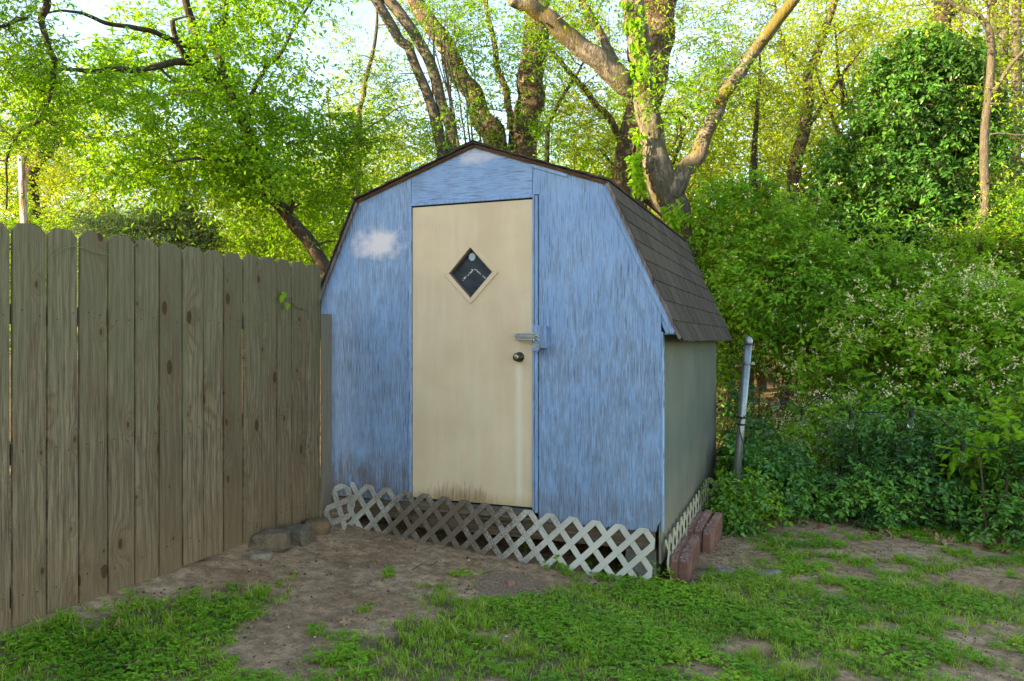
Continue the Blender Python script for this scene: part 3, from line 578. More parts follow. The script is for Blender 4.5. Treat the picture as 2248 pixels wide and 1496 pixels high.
def spray(gl, gt, C, out, ntw=8, tl=.4, nl=8, L=.06, W=.03, up=.15, ob=.5, droop=.25, face=.2, detail=1, tr=.0025, tint=None, r=None, ld=.2, planar=.45):
    """leafy twigs round every clump centre C"""
    r = r or rng; n_ = len(C); M_ = n_*ntw; c = np.repeat(C, ntw, 0); o = np.repeat(out, ntw, 0)
    rn = r.normal(0, 1, (M_, 3)); rn[:, 2] *= planar; d = nrm(o*ob+nrm(rn)*.9+np.array([0, 0, up])); ln = tl*r.uniform(.45, 1.25, M_)[:, None]
    c = c+r.normal(0, tl*.22, c.shape); dn = np.array([0, 0, -1.])
    if gt is not None:
        s_ = nrm(np.cross(d, r.normal(0, 1, d.shape))); t_ = np.cross(d, s_); rings = []
        for t, rr in ((0, tr), (.5, tr*.75), (1., tr*.4)):
            ctr = c+d*ln*t+dn*droop*ln*t*t
            for k in range(3): a = k*2.094; rings.append(ctr+(s_*math.cos(a)+t_*math.sin(a))*rr)
        v = np.stack(rings, 1).reshape(-1, 3); b_ = np.arange(M_)[:, None]*9; q = np.concatenate([b_+[i*3+k, i*3+(k+1) % 3, i*3+3+(k+1) % 3, i*3+3+k] for i in (0, 1) for k in range(3)])
        gt.add(v, q)
    tb = np.repeat(tint if tint is not None else r.uniform(.25, .75, n_), ntw)
    for j in range(nl):
        t = (j+.6)/nl; p = c+d*ln*t+dn*droop*ln*t*t; tg = nrm(d+dn*droop*2*t); sd_ = nrm(np.cross(tg, np.array([0, 0, 1.])+r.normal(0, .5, d.shape)))*(1 if j % 2 else -1)
        A = nrm(tg*.55+sd_*.8+r.normal(0, .28, d.shape)+dn*ld); N = nrm(np.array([0, 0, 1.])+r.normal(0, .45, d.shape)+o*face)
        m_ = r.random(M_) < .92; sc = r.uniform(.6, 1.2, m_.sum())
        leaf_geo(gl, p[m_], A[m_], N[m_], L*sc, W*sc, np.clip(tb[m_]+r.normal(0, .14, m_.sum()), 0, 1), detail)
def bark_mat(name, c1, c2, c3, sc=1., blotch=0., moss=0.):
    b = NB(name, .9, .15); o = b.obj(); n1 = b.noise(b.map(o, (14*sc, 14*sc, 3.*sc)), 1.6, 6, .65, .6); n2 = b.noise(o, 2.5*sc, 5); n3 = b.noise(b.map(o, (1, 1, .6)), 9*sc, 3, .5)
    c = b.mix(b.ramp(n1, [(.35, 0.), (.65, 1.)]), c1, c2); c = b.mix(b.ramp(n2, [(.45, 0.), (.65, .8)]), c, c3)
    if blotch: c = b.mix(b.ramp(n3, [(.56, 0.), (.6, blotch)]), c, (.42, .38, .30)); c = b.mix(b.ramp(n3, [(.36, blotch*.8), (.40, 0.)]), c, (.07, .05, .035))
    if moss: c = b.mix(b.ramp(b.noise(b.map(o, (1, 1, 1), (5, 5, 5)), 2.2, 5), [(.5, 0.), (.62, moss)]), c, (.13, .10, .02))
    b.base(c); b.bump(b.math('ADD', n1, b.math('MULTIPLY', n3, .4)), 1., .03); return b.m
class Tree:
    def __init__(s, seed=0): s.g = Geo(); s.nodes = []; s.nr = []; s.r = np.random.default_rng(seed)
    def limb(s, P, R, seg=10, n=6, wob=.05, jit=.0):
        pts, rr = spline(np.array(P), n, R); k_ = max(3, len(P)*2); of = s.r.normal(0, 1, (k_, 3)); of[0] = of[-1] = 0
        of = spline(of, 12); pts += np.stack([np.interp(np.linspace(0, 1, len(pts)), np.linspace(0, 1, len(of)), of[:, c]) for c in range(3)], 1)*(rr[:, None]*.10+jit*.8); s.g.tube(pts, rr, seg, wob); s.nodes += list(pts); s.nr += list(rr); return pts
    def reach(s, C, r0=.02, sag=.12, kmax=.5):
        """grow a branch to every clump centre from the nearest wood already there"""
        nodes = np.array(s.nodes); nr = np.array(s.nr); d = np.min(np.linalg.norm(C[:, None]-nodes[None, ::3], axis=2), 1); order = np.argsort(d); outs = np.zeros_like(C)
        for i in order:
            dd = np.linalg.norm(nodes-C[i], axis=1)+np.where(nodes[:, 2] > C[i][2]+.2, .5, 0); j = int(np.argmin(dd)); a = nodes[j]; b_ = C[i]; L = np.linalg.norm(b_-a)
            outs[i] = nrm(b_-a); 
            if L < .06: continue
            k = max(3, min(9, int(L/.22)+2)); t = np.linspace(0, 1, k)[:, None]; mid = a+(b_-a)*t; mid += np.array([0, 0, 1])*np.sin(np.pi*t)*sag*L*s.r.uniform(-.6, 1.)+np.sin(np.pi*t)*s.r.normal(0, .09, 3)*L
            mid[1:-1] += s.r.normal(0, .035, (k-2, 3))*min(L, 1.); ra = min(nr[j]*.7, r0*(1+.55*L)); rr = np.linspace(ra, max(.0035, ra*.25), k); s.g.tube(mid, rr, 5, cap=False); nodes = np.vstack([nodes, mid[1:]]); nr = np.concatenate([nr, rr[1:]])
        return outs
def px_clumps(r, boxes, skip=()):
    """clump centres in boxes (x0,x1,y0,y1, depth0, depth1, count)"""
    out = []
    for x0, x1, y0, y1, d0, d1, n_ in boxes:
        k = 0; tries = 0
        while k < n_ and tries < n_*20:
            tries += 1; x, y, Y = r.uniform(x0, x1), r.uniform(y0, y1), r.uniform(d0, d1)
            if mnoise.noise(Vector((x/75., y/55., x0*.01)))+.18 < 0: continue
            if any(((x-a)/c)**2+((y-b_)/d)**2 < 1 for a, b_, c, d in skip): continue
            out.append(at(x, y, Y)); k += 1
    return np.array(out)
def shed_block(C, extra=.15):
    """keep foliage out of the shed's own volume"""
    d = C[:, :2]-SO; s_ = d@U2; q = d@V2; return ~((np.abs(s_) < 1.55+extra) & (q > -.3) & (q < 3.5) & (C[:, 2] < 3.1))
Lg = [(0., (.06, .21, .012)), (.5, (.14, .37, .02)), (1., (.28, .50, .035))]
m_leaf = leaf_mat('fresh_green_leaf', Lg, .5, (1.05, 1.0, .4))
m_ylf = leaf_mat('yellow_green_leaf', [(0., (.13, .26, .018)), (.5, (.26, .39, .03)), (1., (.44, .50, .05))], .5, (1.1, 1.0, .45))
m_dlf = leaf_mat('dark_vine_leaf', [(0., (.02, .09, .013)), (.6, (.04, .155, .02)), (1., (.09, .26, .03))], .3, (1, 1, .4), .3, .4)
m_hlf = leaf_mat('honeysuckle_leaf', [(0., (.05, .20, .015)), (.5, (.12, .34, .024)), (1., (.27, .50, .04))], .4, (1, 1, .4), .14)
m_clf = leaf_mat('wintercreeper_leaf', [(0., (.02, .095, .024)), (.5, (.045, .19, .034)), (1., (.14, .37, .04))], .22, (1, 1, .4), .35, .36)
m_bark_d = bark_mat('dark_grey_bark', (.025, .018, .013), (.09, .068, .05), (.05, .042, .03)); m_bark_s = bark_mat('mottled_sycamore_bark', (.15, .13, .10), (.33, .29, .24), (.22, .17, .12), 1, .5, .0)
m_bark_m = bark_mat('mossy_sycamore_bark', (.05, .043, .035), (.18, .155, .125), (.09, .075, .055), 1.5, .25, .85); m_bark_b = bark_mat('scaly_brown_bark', (.035, .022, .014), (.14, .09, .06), (.08, .055, .038), 1.8, .3)
m_bark_g = bark_mat('smooth_grey_bark', (.06, .05, .038), (.14, .12, .09), (.08, .068, .048), 1.2)
m_twig = plain('brown_twig', (.10, .07, .045), .85, .15)
z1 = lambda x, y: (x/2.672, y/2.672)            # enlarged left-top view to photo
z2 = lambda x, y: (750+x/2.672, y/2.672); z3 = lambda x, y: (1498+x/2.672, y/2.672)
def L3(f, pts, Y, dy=None):
    return [at(*f(*p), Y+(dy[i] if dy else 0)) for i, p in enumerate(pts)]
def finish(T, name, label, bark, lm, gl, cat='tree', group=None, base=None, gname='foliage'):
    e = empty(name, base if base is not None else (0, 0, 0), label=label, cat=cat, group=group)
    for G, nm, m_ in ((T.g, 'trunk', bark), (gl, gname, lm)):
        if G is None or not G.V: continue
        o = G.obj(nm, m_, e, smooth=(nm == 'trunk'))
        if nm != 'trunk': o['kind'] = 'stuff'
        if base is not None: o.matrix_parent_inverse = Matrix.Translation(-Vector(base)); 
    return e

# --- leaning tree behind the fence (left)
T = Tree(1); Y0 = 9.2
tr = T.limb([at(830, 1010, Y0+.3)]+[at(760, 700, Y0+.2)]+L3(z1, [(1860, 1490), (1700, 1280), (1560, 1080), (1450, 800), (1360, 560), (1280, 460)], Y0, [0, 0, 0, .1, .1, .1]), [.13, .11, .085, .08, .075, .07, .062, .052])
T.limb(L3(z1, [(1340, 520), (1290, 360), (1240, 210), (1315, 110), (1325, -60)], Y0, [.1, .2, .3, .4, .5]), [.055, .05, .045, .04, .035])
T.limb(L3(z1, [(1290, 470), (1190, 340), (1140, 170), (1090, 10), (1060, -150)], Y0, [.1, 0, -.1, -.2, -.3]), [.06, .055, .05, .045, .035])
T.limb(L3(z1, [(1270, 500), (1130, 390), (1040, 250), (1010, 120)], Y0, [.1, -.1, -.3, -.4]), [.05, .04, .035, .03])
T.limb(L3(z1, [(1190, 370), (1040, 360), (900, 395), (700, 412), (480, 410), (300, 412)], Y0, [.1, -.3, -.7, -1., -1.3, -1.6]), [.045, .042, .038, .034, .024, .012], jit=.006)
T.limb(L3(z1, [(1150, 300), (960, 210), (790, 160), (590, 125), (440, 70), (260, 80)], Y0, [0, -.4, -.8, -1., -1.2, -1.5]), [.035, .03, .027, .022, .016, .009], jit=.006)
T.limb(L3(z1, [(1440, 790), (1470, 580), (1550, 420), (1660, 300), (1740, 140), (1850, -30)], Y0, [.1, .5, .8, 1., 1.2, 1.3]), [.035, .03, .026, .023, .02, .015], jit=.005)
T.limb(L3(z1, [(1520, 1020), (1390, 960), (1170, 930), (1020, 950)], Y0, [.1, -.4, -.9, -1.1]), [.028, .022, .017, .01])
T.limb(L3(z1, [(1260, 540), (1130, 545), (980, 560), (800, 620)], Y0, [.1, .4, .7, .9]), [.03, .024, .018, .01])
T.limb(L3(z1, [(1700, 1280), (1720, 1130), (1640, 1060), (1560, 1040)], Y0, [0, -.2, -.3, -.3]), [.03, .02, .016, .01])
C = px_clumps(T.r, [(60, 330, 95, 290, 7.4, 9.4, 34), (200, 560, 20, 240, 9.0, 10.6, 52), (430, 720, 60, 330, 9.2, 10.8, 44), (210, 600, 200, 380, 8.6, 10.6, 56), (500, 790, 270, 450, 9.1, 10.8, 48), (560, 800, 420, 580, 9.4, 11, 34), (380, 720, -60, 60, 8.6, 10.4, 34), (250, 420, 330, 420, 8.2, 9.4, 20), (440, 640, 330, 420, 8.3, 9.2, 30), (400, 560, 100, 300, 8.2, 9, 16)],
              skip=[(150, 130, 90, 35), (690, 70, 60, 85), (385, 215, 50, 22), (160, 40, 120, 60), (330, 110, 50, 22), (540, 250, 26, 60), (670, 500, 40, 50), (250, 265, 45, 20)])
C = C[shed_block(C)]; o_ = T.reach(C, .014); gl = Geo(); spray(gl, T.g, C, o_, 11, .46, 9, .078, .040, up=.05, ob=.6, droop=.2, r=T.r, detail=1)
finish(T, 'tree', 'leaning dark-barked tree with bright fresh leaves rising behind the fence', m_bark_d, m_leaf, gl)

# --- limb hanging in from the tree beyond the left edge
T = Tree(2); Y1 = 7.4
T.limb([at(-420, 1110, 8.2), at(-400, 600, 8.1), at(-330, 200, 8), at(-120, -180, 7.6), at(60, -120, 7.4), at(101, 0, Y1)]+L3(z1, [(240, 120), (310, 330), (322, 410), (290, 560), (230, 700), (100, 800), (45, 950), (38, 1230)], Y1, [0, 0, .05, .1, .15, .2, .2, .2]), [.17, .16, .13, .07, .04, .034, .03, .028, .026, .024, .02, .016, .012, .007], jit=.006)
T.limb([at(-330, 200, 8), at(-220, -60, 7.2), at(-60, 60, 6.9), at(60, 40, 6.8)], [.06, .04, .022, .01])
C = px_clumps(T.r, [(-200, 130, -60, 60, 6.6, 7.8, 50), (0, 110, 60, 190, 6.8, 7.8, 34), (-200, 0, 60, 400, 7, 8.2, 40), (60, 140, 180, 330, 7, 7.8, 16)], skip=[(60, 70, 35, 25)])
o_ = T.reach(C, .010); gl = Geo(); spray(gl, T.g, C, o_, 7, .34, 8, .055, .026, droop=.3, r=T.r)
finish(T, 'tree', 'tree beyond the left edge with a crooked thin limb hanging in from the top', m_bark_d, m_leaf, gl)

# --- twin grey stems behind the shed roof
T = Tree(3); Ya = 10.2
T.limb([at(1030, 1000, Ya), at(1005, 600, Ya)]+L3(z2, [(592, 900), (515, 600), (437, 400), (395, 290), (325, 195), (200, 0), (140, -100)], Ya), [.11, .09, .075, .068, .065, .066, .068, .066, .06], 12, jit=.004)
T.limb([at(1030, 1000, Ya), at(1030, 600, Ya)]+L3(z2, [(665, 880), (618, 700), (558, 500), (490, 300), (380, 130), (290, 20), (220, -60)], Ya, [0, 0, 0, 0, 0, 0, .1]), [.11, .09, .08, .076, .076, .074, .075, .074, .07], 12, jit=.004)
for k in range(15):                             # upright whips between the stems
    x = T.r.uniform(540, 790); T.limb(L3(z2, [(x+40, 900), (x+10, 640), (x-T.r.uniform(0, 70), 380), (x-T.r.uniform(20, 140), T.r.uniform(40, 250))], Ya-.1+T.r.uniform(-.3, .4)), [.014, .012, .009, .005], 5, jit=.012)
C = px_clumps(T.r, [(750, 1010, 240, 340, 9.4, 11, 34), (760, 880, 120, 250, 9.6, 11.5, 14), (980, 1100, 40, 330, 9.6, 11, 34), (860, 960, -20, 60, 9.5, 11, 10)]); C = C[shed_block(C)]
o_ = T.reach(C, .010); gl = Geo(); spray(gl, T.g, C, o_, 7, .42, 7, .062, .027, r=T.r, droop=.25)
finish(T, 'tree', 'pair of slim smooth grey stems curving up left above the shed roof', m_bark_g, m_leaf, gl)

# --- forked brown tree behind the ridge
T = Tree(4); Yb = 11.6
T.limb([at(1130, 1000, Yb), at(1125, 500, Yb)]+L3(z2, [(895, 860), (830, 700), (738, 500), (625, 300), (490, 100), (420, -20), (340, -180)], Yb, [0, 0, 0, 0, .1, .2, .3]), [.36, .26, .185, .17, .15, .14, .13, .125, .12], 14, jit=.008)
T.limb([at(1140, 1000, Yb), at(1145, 500, Yb)]+L3(z2, [(1072, 870), (1100, 640), (1128, 400), (1150, 180), (1160, 0), (1165, -160)], Yb), [.40, .30, .225, .22, .205, .195, .18, .17], 16, jit=.008)
T.limb(L3(z2, [(985, 760), (980, 600), (930, 430), (880, 230), (850, 60), (840, -60)], Yb-.2), [.05, .055, .05, .042, .035, .03], 8, jit=.012)
C = px_clumps(T.r, [(1000, 1200, -40, 120, 10.4, 12.4, 40), (1060, 1240, 90, 320, 10.3, 12.5, 56), (900, 1050, 0, 140, 10.8, 12.5, 26)]); C = C[shed_block(C)]
o_ = T.reach(C, .012); gl = Geo(); spray(gl, T.g, C, o_, 8, .45, 7, .07, .03, r=T.r, droop=.25)
finish(T, 'tree', 'big brown-barked tree forking in a wide V right behind the roof ridge', m_bark_b, m_leaf, gl)

# --- massive brown trunk behind the sycamore
T = Tree(5); Yc = 13.
T.limb([at(1370, 1000, Yc), at(1378, 600, Yc)]+[at(1385, 420, Yc), at(1392, 300, Yc), at(1425, 180, Yc), at(1440, 80, Yc), at(1432, 20, Yc)], [.36, .3, .27, .26, .31, .34, .33], 16, jit=.01)
T.limb([at(1385, 340, Yc), at(1330, 250, Yc), at(1275, 190, Yc), at(1220, 120, Yc), at(1180, 60, Yc)], [.07, .06, .05, .04, .02], 8, jit=.02)
T.limb([at(1440, 60, Yc), at(1470, -80, Yc), at(1500, -220, Yc)], [.3, .25, .2], 12)
T.limb([at(1400, 80, Yc), at(1380, -60, Yc), at(1340, -220, Yc)], [.2, .18, .15], 12)
C = px_clumps(T.r, [(1180, 1400, 40, 380, 12, 15, 90), (1480, 1640, 20, 320, 12, 15, 60), (1200, 1560, -60, 40, 12, 15, 60), (1560, 1820, -40, 240, 12, 15, 80)], skip=[(1590, 320, 70, 60), (1500, 250, 30, 40), (1290, 110, 25, 25)])
o_ = T.reach(C, .013); gl = Geo(); spray(gl, T.g, C, o_, 8, .5, 8, .075, .03, r=T.r, droop=.2)
finish(T, 'tree', 'massive scaly brown trunk standing close behind the ivy-clad sycamore', m_bark_b, m_ylf, gl)

# --- ivy-clad sycamore
T = Tree(6); Yd = 10.4
T.limb([at(1525, 1010, Yd), at(1510, 650, Yd), at(1492, 500, Yd), at(1462, 420, Yd), at(1440, 340, Yd), at(1424, 260, Yd), at(1412, 180, Yd), at(1398, 90, Yd), at(1388, 0, Yd), at(1380, -100, Yd)], [.22, .19, .17, .22, .18, .168, .16, .15, .135, .12], 18, 8, .05, .006)
T.limb([at(1418, 205, Yd), at(1380, 185, Yd-.1), at(1330, 145, Yd-.2), at(1270, 95, Yd-.3), at(1215, 50, Yd-.4), at(1165, 15, Yd-.5), at(1120, 0, Yd-.6)], [.14, .155, .14, .13, .12, .10, .07], 14, 8, .05, .005)
T.limb([at(1470, 440, Yd), at(1496, 400, Yd-.1), at(1535, 335, Yd-.2), at(1562, 265, Yd-.3), at(1600, 195, Yd-.4), at(1645, 130, Yd-.5), at(1700, 55, Yd-.6), at(1760, -20, Yd-.7), at(1820, -110, Yd-.8)], [.15, .13, .105, .095, .085, .08, .075, .07, .06], 12, 8, .05, .005)
T.limb([at(1375, 180, Yd-.1), at(1345, 130, Yd), at(1310, 60, Yd+.1), at(1265, -20, Yd+.2)], [.08, .065, .055, .05], 10)
C = px_clumps(T.r, [(1380, 1560, 150, 270, 9.5, 10.6, 26), (1150, 1420, -40, 60, 9.6, 11, 34), (1480, 1660, 60, 230, 9.6, 11, 26)]); o_ = T.reach(C, .010); gl = Geo(); spray(gl, T.g, C, o_, 6, .42, 7, .07, .032, r=T.r)
e_syc = finish(T, 'tree', 'pale mossy sycamore with ivy on its trunk and a long mossy left limb', m_bark_m, m_leaf, gl)
def vine_on(pts, n_, spread, L, W, seed, mat_, label, name='ivy', cat='ivy', side=(-.6, -.8, 0), fw=None):
    r = np.random.default_rng(seed); P = spline(np.array(pts), 12); idx = r.integers(0, len(P), n_); f = r.random(n_)
    base = P[idx]+nrm(np.array(side))*spread*.7+r.normal(0, spread*.5, (n_, 3)); g_ = Geo(); A = nrm(r.normal(0, .5, (n_, 3))+np.array([0, -.3, -.7])); N = nrm(r.normal(0, .4, (n_, 3))+np.array([-.2, -1, .5]))
    keep = np.array([mnoise.noise(Vector(tuple(b_*2.2)))*1.0+.12 > 0 for b_ in base]); leaf_geo(g_, base[keep], A[keep], N[keep], L*r.uniform(.6, 1.2, keep.sum()), W*r.uniform(.6, 1.2, keep.sum()), r.uniform(.2, 1, keep.sum()), 2)
    gs = Geo()
    for k in range(3): gs.tube(P+nrm(np.array(side))*spread*.35+r.normal(0, .012, P.shape)+np.array([(k-1)*.06, 0, 0]), .008, 5)
    e = empty(name, P[0], label=label, cat=cat); a = gs.obj('stem', m_twig, e); b_ = g_.obj('foliage', mat_, e, kind='stuff')
    for o in (a, b_): o.matrix_parent_inverse = Matrix.Translation(-Vector(P[0]))
    return e
vine_on([at(1392, -20, Yd-.25), at(1398, 60, Yd-.25), at(1415, 150, Yd-.25), at(1420, 230, Yd-.25)], 330, .13, .10, .055, 61, m_leaf, 'green creeper clinging to the upper sycamore trunk')
vine_on([at(1404, 290, Yd-.22), at(1400, 370, Yd-.24), at(1412, 430, Yd-.26)], 240, .08, .10, .055, 62, m_leaf, 'creeper hanging beside the sunlit lower sycamore trunk')
vine_on([at(1490, 500, Yd-.3), at(1478, 460, Yd-.3)], 120, .12, .11, .06, 63, m_leaf, 'clump of creeper leaves low on the sycamore just above the roof')

# --- slim trees on the right
def slim(seed, pts, R, boxes, label, bark, lm, L=.06, W=.028, ntw=7, tl=.45, limbs=()):
    T = Tree(seed); T.limb(pts, R, 9, 8, .05, .01)
    for p, r_ in limbs: T.limb(p, r_, 6, 6, .05, .012)
    C = px_clumps(T.r, boxes, skip=[(1600, 330, 55, 45), (1560, 290, 30, 50)]); o_ = T.reach(C, .011); gl = Geo(); spray(gl, T.g, C, o_, ntw, tl, 7, L, W, r=T.r, droop=.15); return finish(T, 'tree', label, bark, lm, gl)
slim(11, [at(1640, 1000, 13.5), at(1650, 620, 13.5), at(1655, 480, 13.5), at(1657, 360, 13.5), at(1664, 240, 13.5), at(1668, 120, 13.5)], [.09, .08, .065, .055, .04, .02], [(1570, 1760, 120, 470, 12.8, 14.4, 70)], 'thin straight sapling between the leaning limb and the vine-covered tree', m_bark_d, m_ylf, .05, .022, 6, .4)
slim(12, [at(1720, 1000, 15), at(1735, 480, 15), at(1752, 340, 15), at(1775, 230, 15), at(1775, 160, 15), at(1810, 80, 15), at(1850, -60, 15)], [.16, .14, .12, .11, .10, .07, .05], [(1660, 1880, -30, 330, 14, 16.5, 100)], 'crooked brown tree with fine branches left of the vine-covered tree', m_bark_b, m_ylf, .06, .025, 7, .5,
     [([at(1775, 170, 15), at(1800, 90, 15), at(1830, 0, 15), at(1840, -60, 15)], [.07, .06, .05, .04]), ([at(1775, 160, 15), at(1720, 90, 15), at(1700, 0, 15)], [.04, .03, .02]), ([at(1760, 300, 15), at(1850, 160, 14.6), at(1890, 110, 14.4)], [.05, .03, .02])])
slim(13, [at(2120, 1000, 10.8), at(2130, 680, 10.8), at(2138, 560, 10.8), at(2160, 430, 10.8), at(2163, 250, 10.8), at(2175, 90, 10.8), at(2150, 40, 10.8), at(2090, 5, 10.8), at(2020, -60, 10.8)], [.09, .075, .065, .06, .055, .05, .035, .028, .02], [(2150, 2330, 380, 560, 10, 11.4, 26), (2000, 2200, -40, 60, 10.2, 11.4, 16), (2170, 2300, 130, 320, 10.2, 11.6, 10)], 'slender pale grey tree standing at the right of the vine-covered tree', m_bark_g, m_ylf, .06, .026, 6, .45,
     [([at(2166, 215, 10.8), at(2210, 160, 10.6), at(2260, 90, 10.4), at(2320, 20, 10.3)], [.035, .028, .02, .015]), ([at(2175, 90, 10.8), at(2168, 30, 10.8), at(2185, -50, 10.8)], [.03, .022, .015])])
slim(14, [at(2080, 1000, 14), at(2065, 400, 14), at(2068, 120, 14), at(2070, 40, 14), at(2065, -80, 14)], [.24, .2, .17, .16, .14], [(1880, 2180, -60, 70, 13, 15.5, 60), (1900, 2000, 60, 130, 13, 15, 16)], 'dark trunk rising out of the top of the vine-covered mass', m_bark_d, m_ylf, .07, .03, 8, .5,
     [([at(2070, 50, 14), at(2110, 10, 14), at(2180, -60, 14)], [.09, .07, .04])])
for k, (x, d, rr, lb) in enumerate([(2205, 17, .10, 'straight pale trunk nearest the right edge wood, left one'), (2232, 16, .12, 'straight pale trunk at the right edge of the photo'), (2180, 20, .12, 'distant pale trunk seen between the slender tree and right edge')]):
    slim(20+k, [at(x-8, 900, d), at(x-6, 480, d), at(x, 200, d), at(x+3, -100, d)], [rr*1.2, rr, rr*.85, rr*.7], [(x-70, x+90, -60, 300, d-1, d+1.5, 34)], lb, m_bark_g, m_ylf, .075, .03, 7, .55)
slim(15, [at(775, 1000, 12.5), at(778, 500, 12.5), at(785, 380, 12.5), at(790, 260, 12.5), at(800, 190, 12.5), at(822, 90, 12.5), at(826, 0, 12.5)], [.07, .06, .05, .045, .04, .03, .02], [(690, 900, -30, 200, 12, 14, 44), (690, 960, 180, 400, 12, 14, 60)], 'slender pale sapling just left of the roof peak, in front of open sky', m_bark_g, m_ylf, .065, .028, 7, .45,
     [([at(780, 420, 12.5), at(730, 300, 12.3), at(715, 200, 12.2)], [.03, .02, .01]), ([at(788, 300, 12.5), at(850, 250, 12.6), at(900, 230, 12.6)], [.02, .015, .008])])
slim(16, [at(1190, 1000, 12.8), at(1200, 350, 12.8), at(1215, 250, 12.8), at(1260, 175, 12.8), at(1290, 120, 12.8)], [.05, .045, .035, .025, .012], [(1180, 1330, 60, 340, 12, 13.5, 36)], 'thin crooked sapling between the forked tree and the sycamore', m_bark_d, m_ylf, .06, .026, 6, .4)
# pale dead trunk and brown branchy tree on the left
slim(30, [at(600, 1000, 13.5), at(585, 620, 13.5), at(566, 500, 13.5), at(560, 400, 13.5), at(552, 330, 13.5)], [.09, .07, .06, .05, .03], [(430, 640, 400, 540, 12.5, 14, 12)], 'pale dead trunk with bare tangled branches beyond the fence', m_bark_g, m_ylf, .05, .022, 5, .4,
     [([at(566, 500, 13.5), at(520, 465, 13.3), at(440, 470, 13)], [.03, .02, .01]), ([at(562, 430, 13.5), at(520, 400, 13.3), at(450, 410, 13)], [.025, .018, .01]), ([at(560, 560, 13.5), at(500, 500, 13.3), at(460, 480, 13)], [.03, .02, .01]), ([at(562, 450, 13.5), at(540, 380, 13.5), at(580, 330, 13.6)], [.025, .018, .01])])
slim(31, [at(80, 1000, 15), at(75, 600, 15), at(70, 430, 15), at(75, 370, 15), at(110, 330, 15), at(135, 270, 15)], [.2, .17, .14, .12, .08, .04], [(-60, 240, 190, 500, 13.6, 16.5, 170)], 'brown branching tree with yellow-green leaves at the far left', m_bark_d, m_ylf, .08, .035, 9, .55,
     [([at(72, 380, 15), at(40, 320, 15), at(-20, 260, 15)], [.08, .05, .03]), ([at(75, 370, 15), at(100, 300, 14.8), at(60, 230, 14.6)], [.06, .04, .02]), ([at(115, 325, 15), at(170, 300, 14.8), at(230, 310, 14.6)], [.05, .03, .015])])

# --- generic trees of the wood behind
def wood_tree(seed, H, R, nclump, L, W, ntw=8, tl=.8):
    T = Tree(seed); r = T.r; pts = [np.array([0, 0, -.5])]
    for k in range(1, 7): pts.append(np.array([r.normal(0, .12)*k*.5, r.normal(0, .12)*k*.5, H*.86*k/6]))
    T.limb(pts, np.linspace(.17, .04, 7), 8, 5, .05, .02)
    for k in range(9):
        z = H*r.uniform(.3, .8); a = r.uniform(0, 6.28); l = R*r.uniform(.5, .9)*(1.1-.5*z/H); T.limb([np.array([0, 0, z]), np.array([math.cos(a)*l*.5, math.sin(a)*l*.5, z+l*.35]), np.array([math.cos(a)*l, math.sin(a)*l, z+l*.9])], [.06, .04, .015], 6, 4, .05, .02)
    C = []
    while len(C) < nclump:
        v = r.normal(0, 1, 3); v = v/np.linalg.norm(v)*r.uniform(.25, 1)**.5; p = np.array([v[0]*R, v[1]*R, H*.56+v[2]*H*.46])
        if mnoise.noise(Vector((p[0]*.8, p[1]*.8, p[2]*.8+seed))) > -.12: C.append(p)
    C = np.array(C); o_ = T.reach(C, .02); gl = Geo(); tn = np.clip(.5+.35*r.normal(0, 1, len(C))*.6, 0, 1); spray(gl, T.g, C, o_, ntw, tl, 7, L, W, r=r, tint=tn, droop=.2); return T, gl
protos = []
for k, (H, R, n_) in enumerate([(9, 2.6, 190), (11.5, 3.0, 230), (7, 2.4, 150)]):
    T, gl = wood_tree(40+k, H, R, n_, .13, .06); protos.append((T.g.mesh('trunk', m_bark_d, True), gl.mesh('foliage', m_ylf)))
spots = [(-3.4, 17, 0, .75), (3.2, 15.8, 2, .95), (7.2, 16.5, 0, .95), (-13, 20, 2, 1), (-9.5, 18.5, 2, .9), (-6.3, 20, 2, .8), (-3.6, 19, 2, .85), (-15, 25, 0, 1), (-11, 26, 2, 1.1), (-7.5, 25, 2, 1.05), (-1, 22, 2, .85), (-4.5, 28, 2, 1.1), (1.6, 20, 2, .9), (3.6, 18.5, 2, 1.05), (4.3, 23, 0, .95), (6.5, 20, 2, 1.15), (8.3, 18.5, 0, 1.0), (10.3, 18, 1, 1), (8.8, 23.5, 1, 1.05), (12.8, 20, 1, 1.1), (12, 16, 0, 1.05), (15.5, 23, 1, 1.1), (16.5, 18, 1, 1.), (11.5, 26, 1, 1.2), (6.8, 26, 0, 1.1), (19, 27, 1, 1.2), (-19, 30, 1, 1), (-2, 33, 0, .95), (3, 30, 0, 1.), (-10, 33, 0, .95)]
for i, (x, y, k, sc) in enumerate(spots):
    left = x < -2
    lb = 'yellow-green tree of the sunlit wood beyond the board fence' if left else ('tall sunlit yellow tree in the wood at the right' if x > 5 else 'small light green tree seen low between the trunks above the roof')
    e = empty('wood_tree', (x, y, float(gz(x, y))), rng.uniform(0, 6.28), label=lb, cat='tree', group='trees of the wood beyond the fence' if left else ('trees of the wood at the right' if x > 5 else 'small trees between the trunks')); e.scale = (sc, sc, sc)
    for nm, me in (('trunk', protos[k][0]), ('foliage', protos[k][1])):
        o = bpy.data.objects.new(nm, me); COL.objects.link(o); o.parent = e
        if nm == 'foliage': o['kind'] = 'stuff'
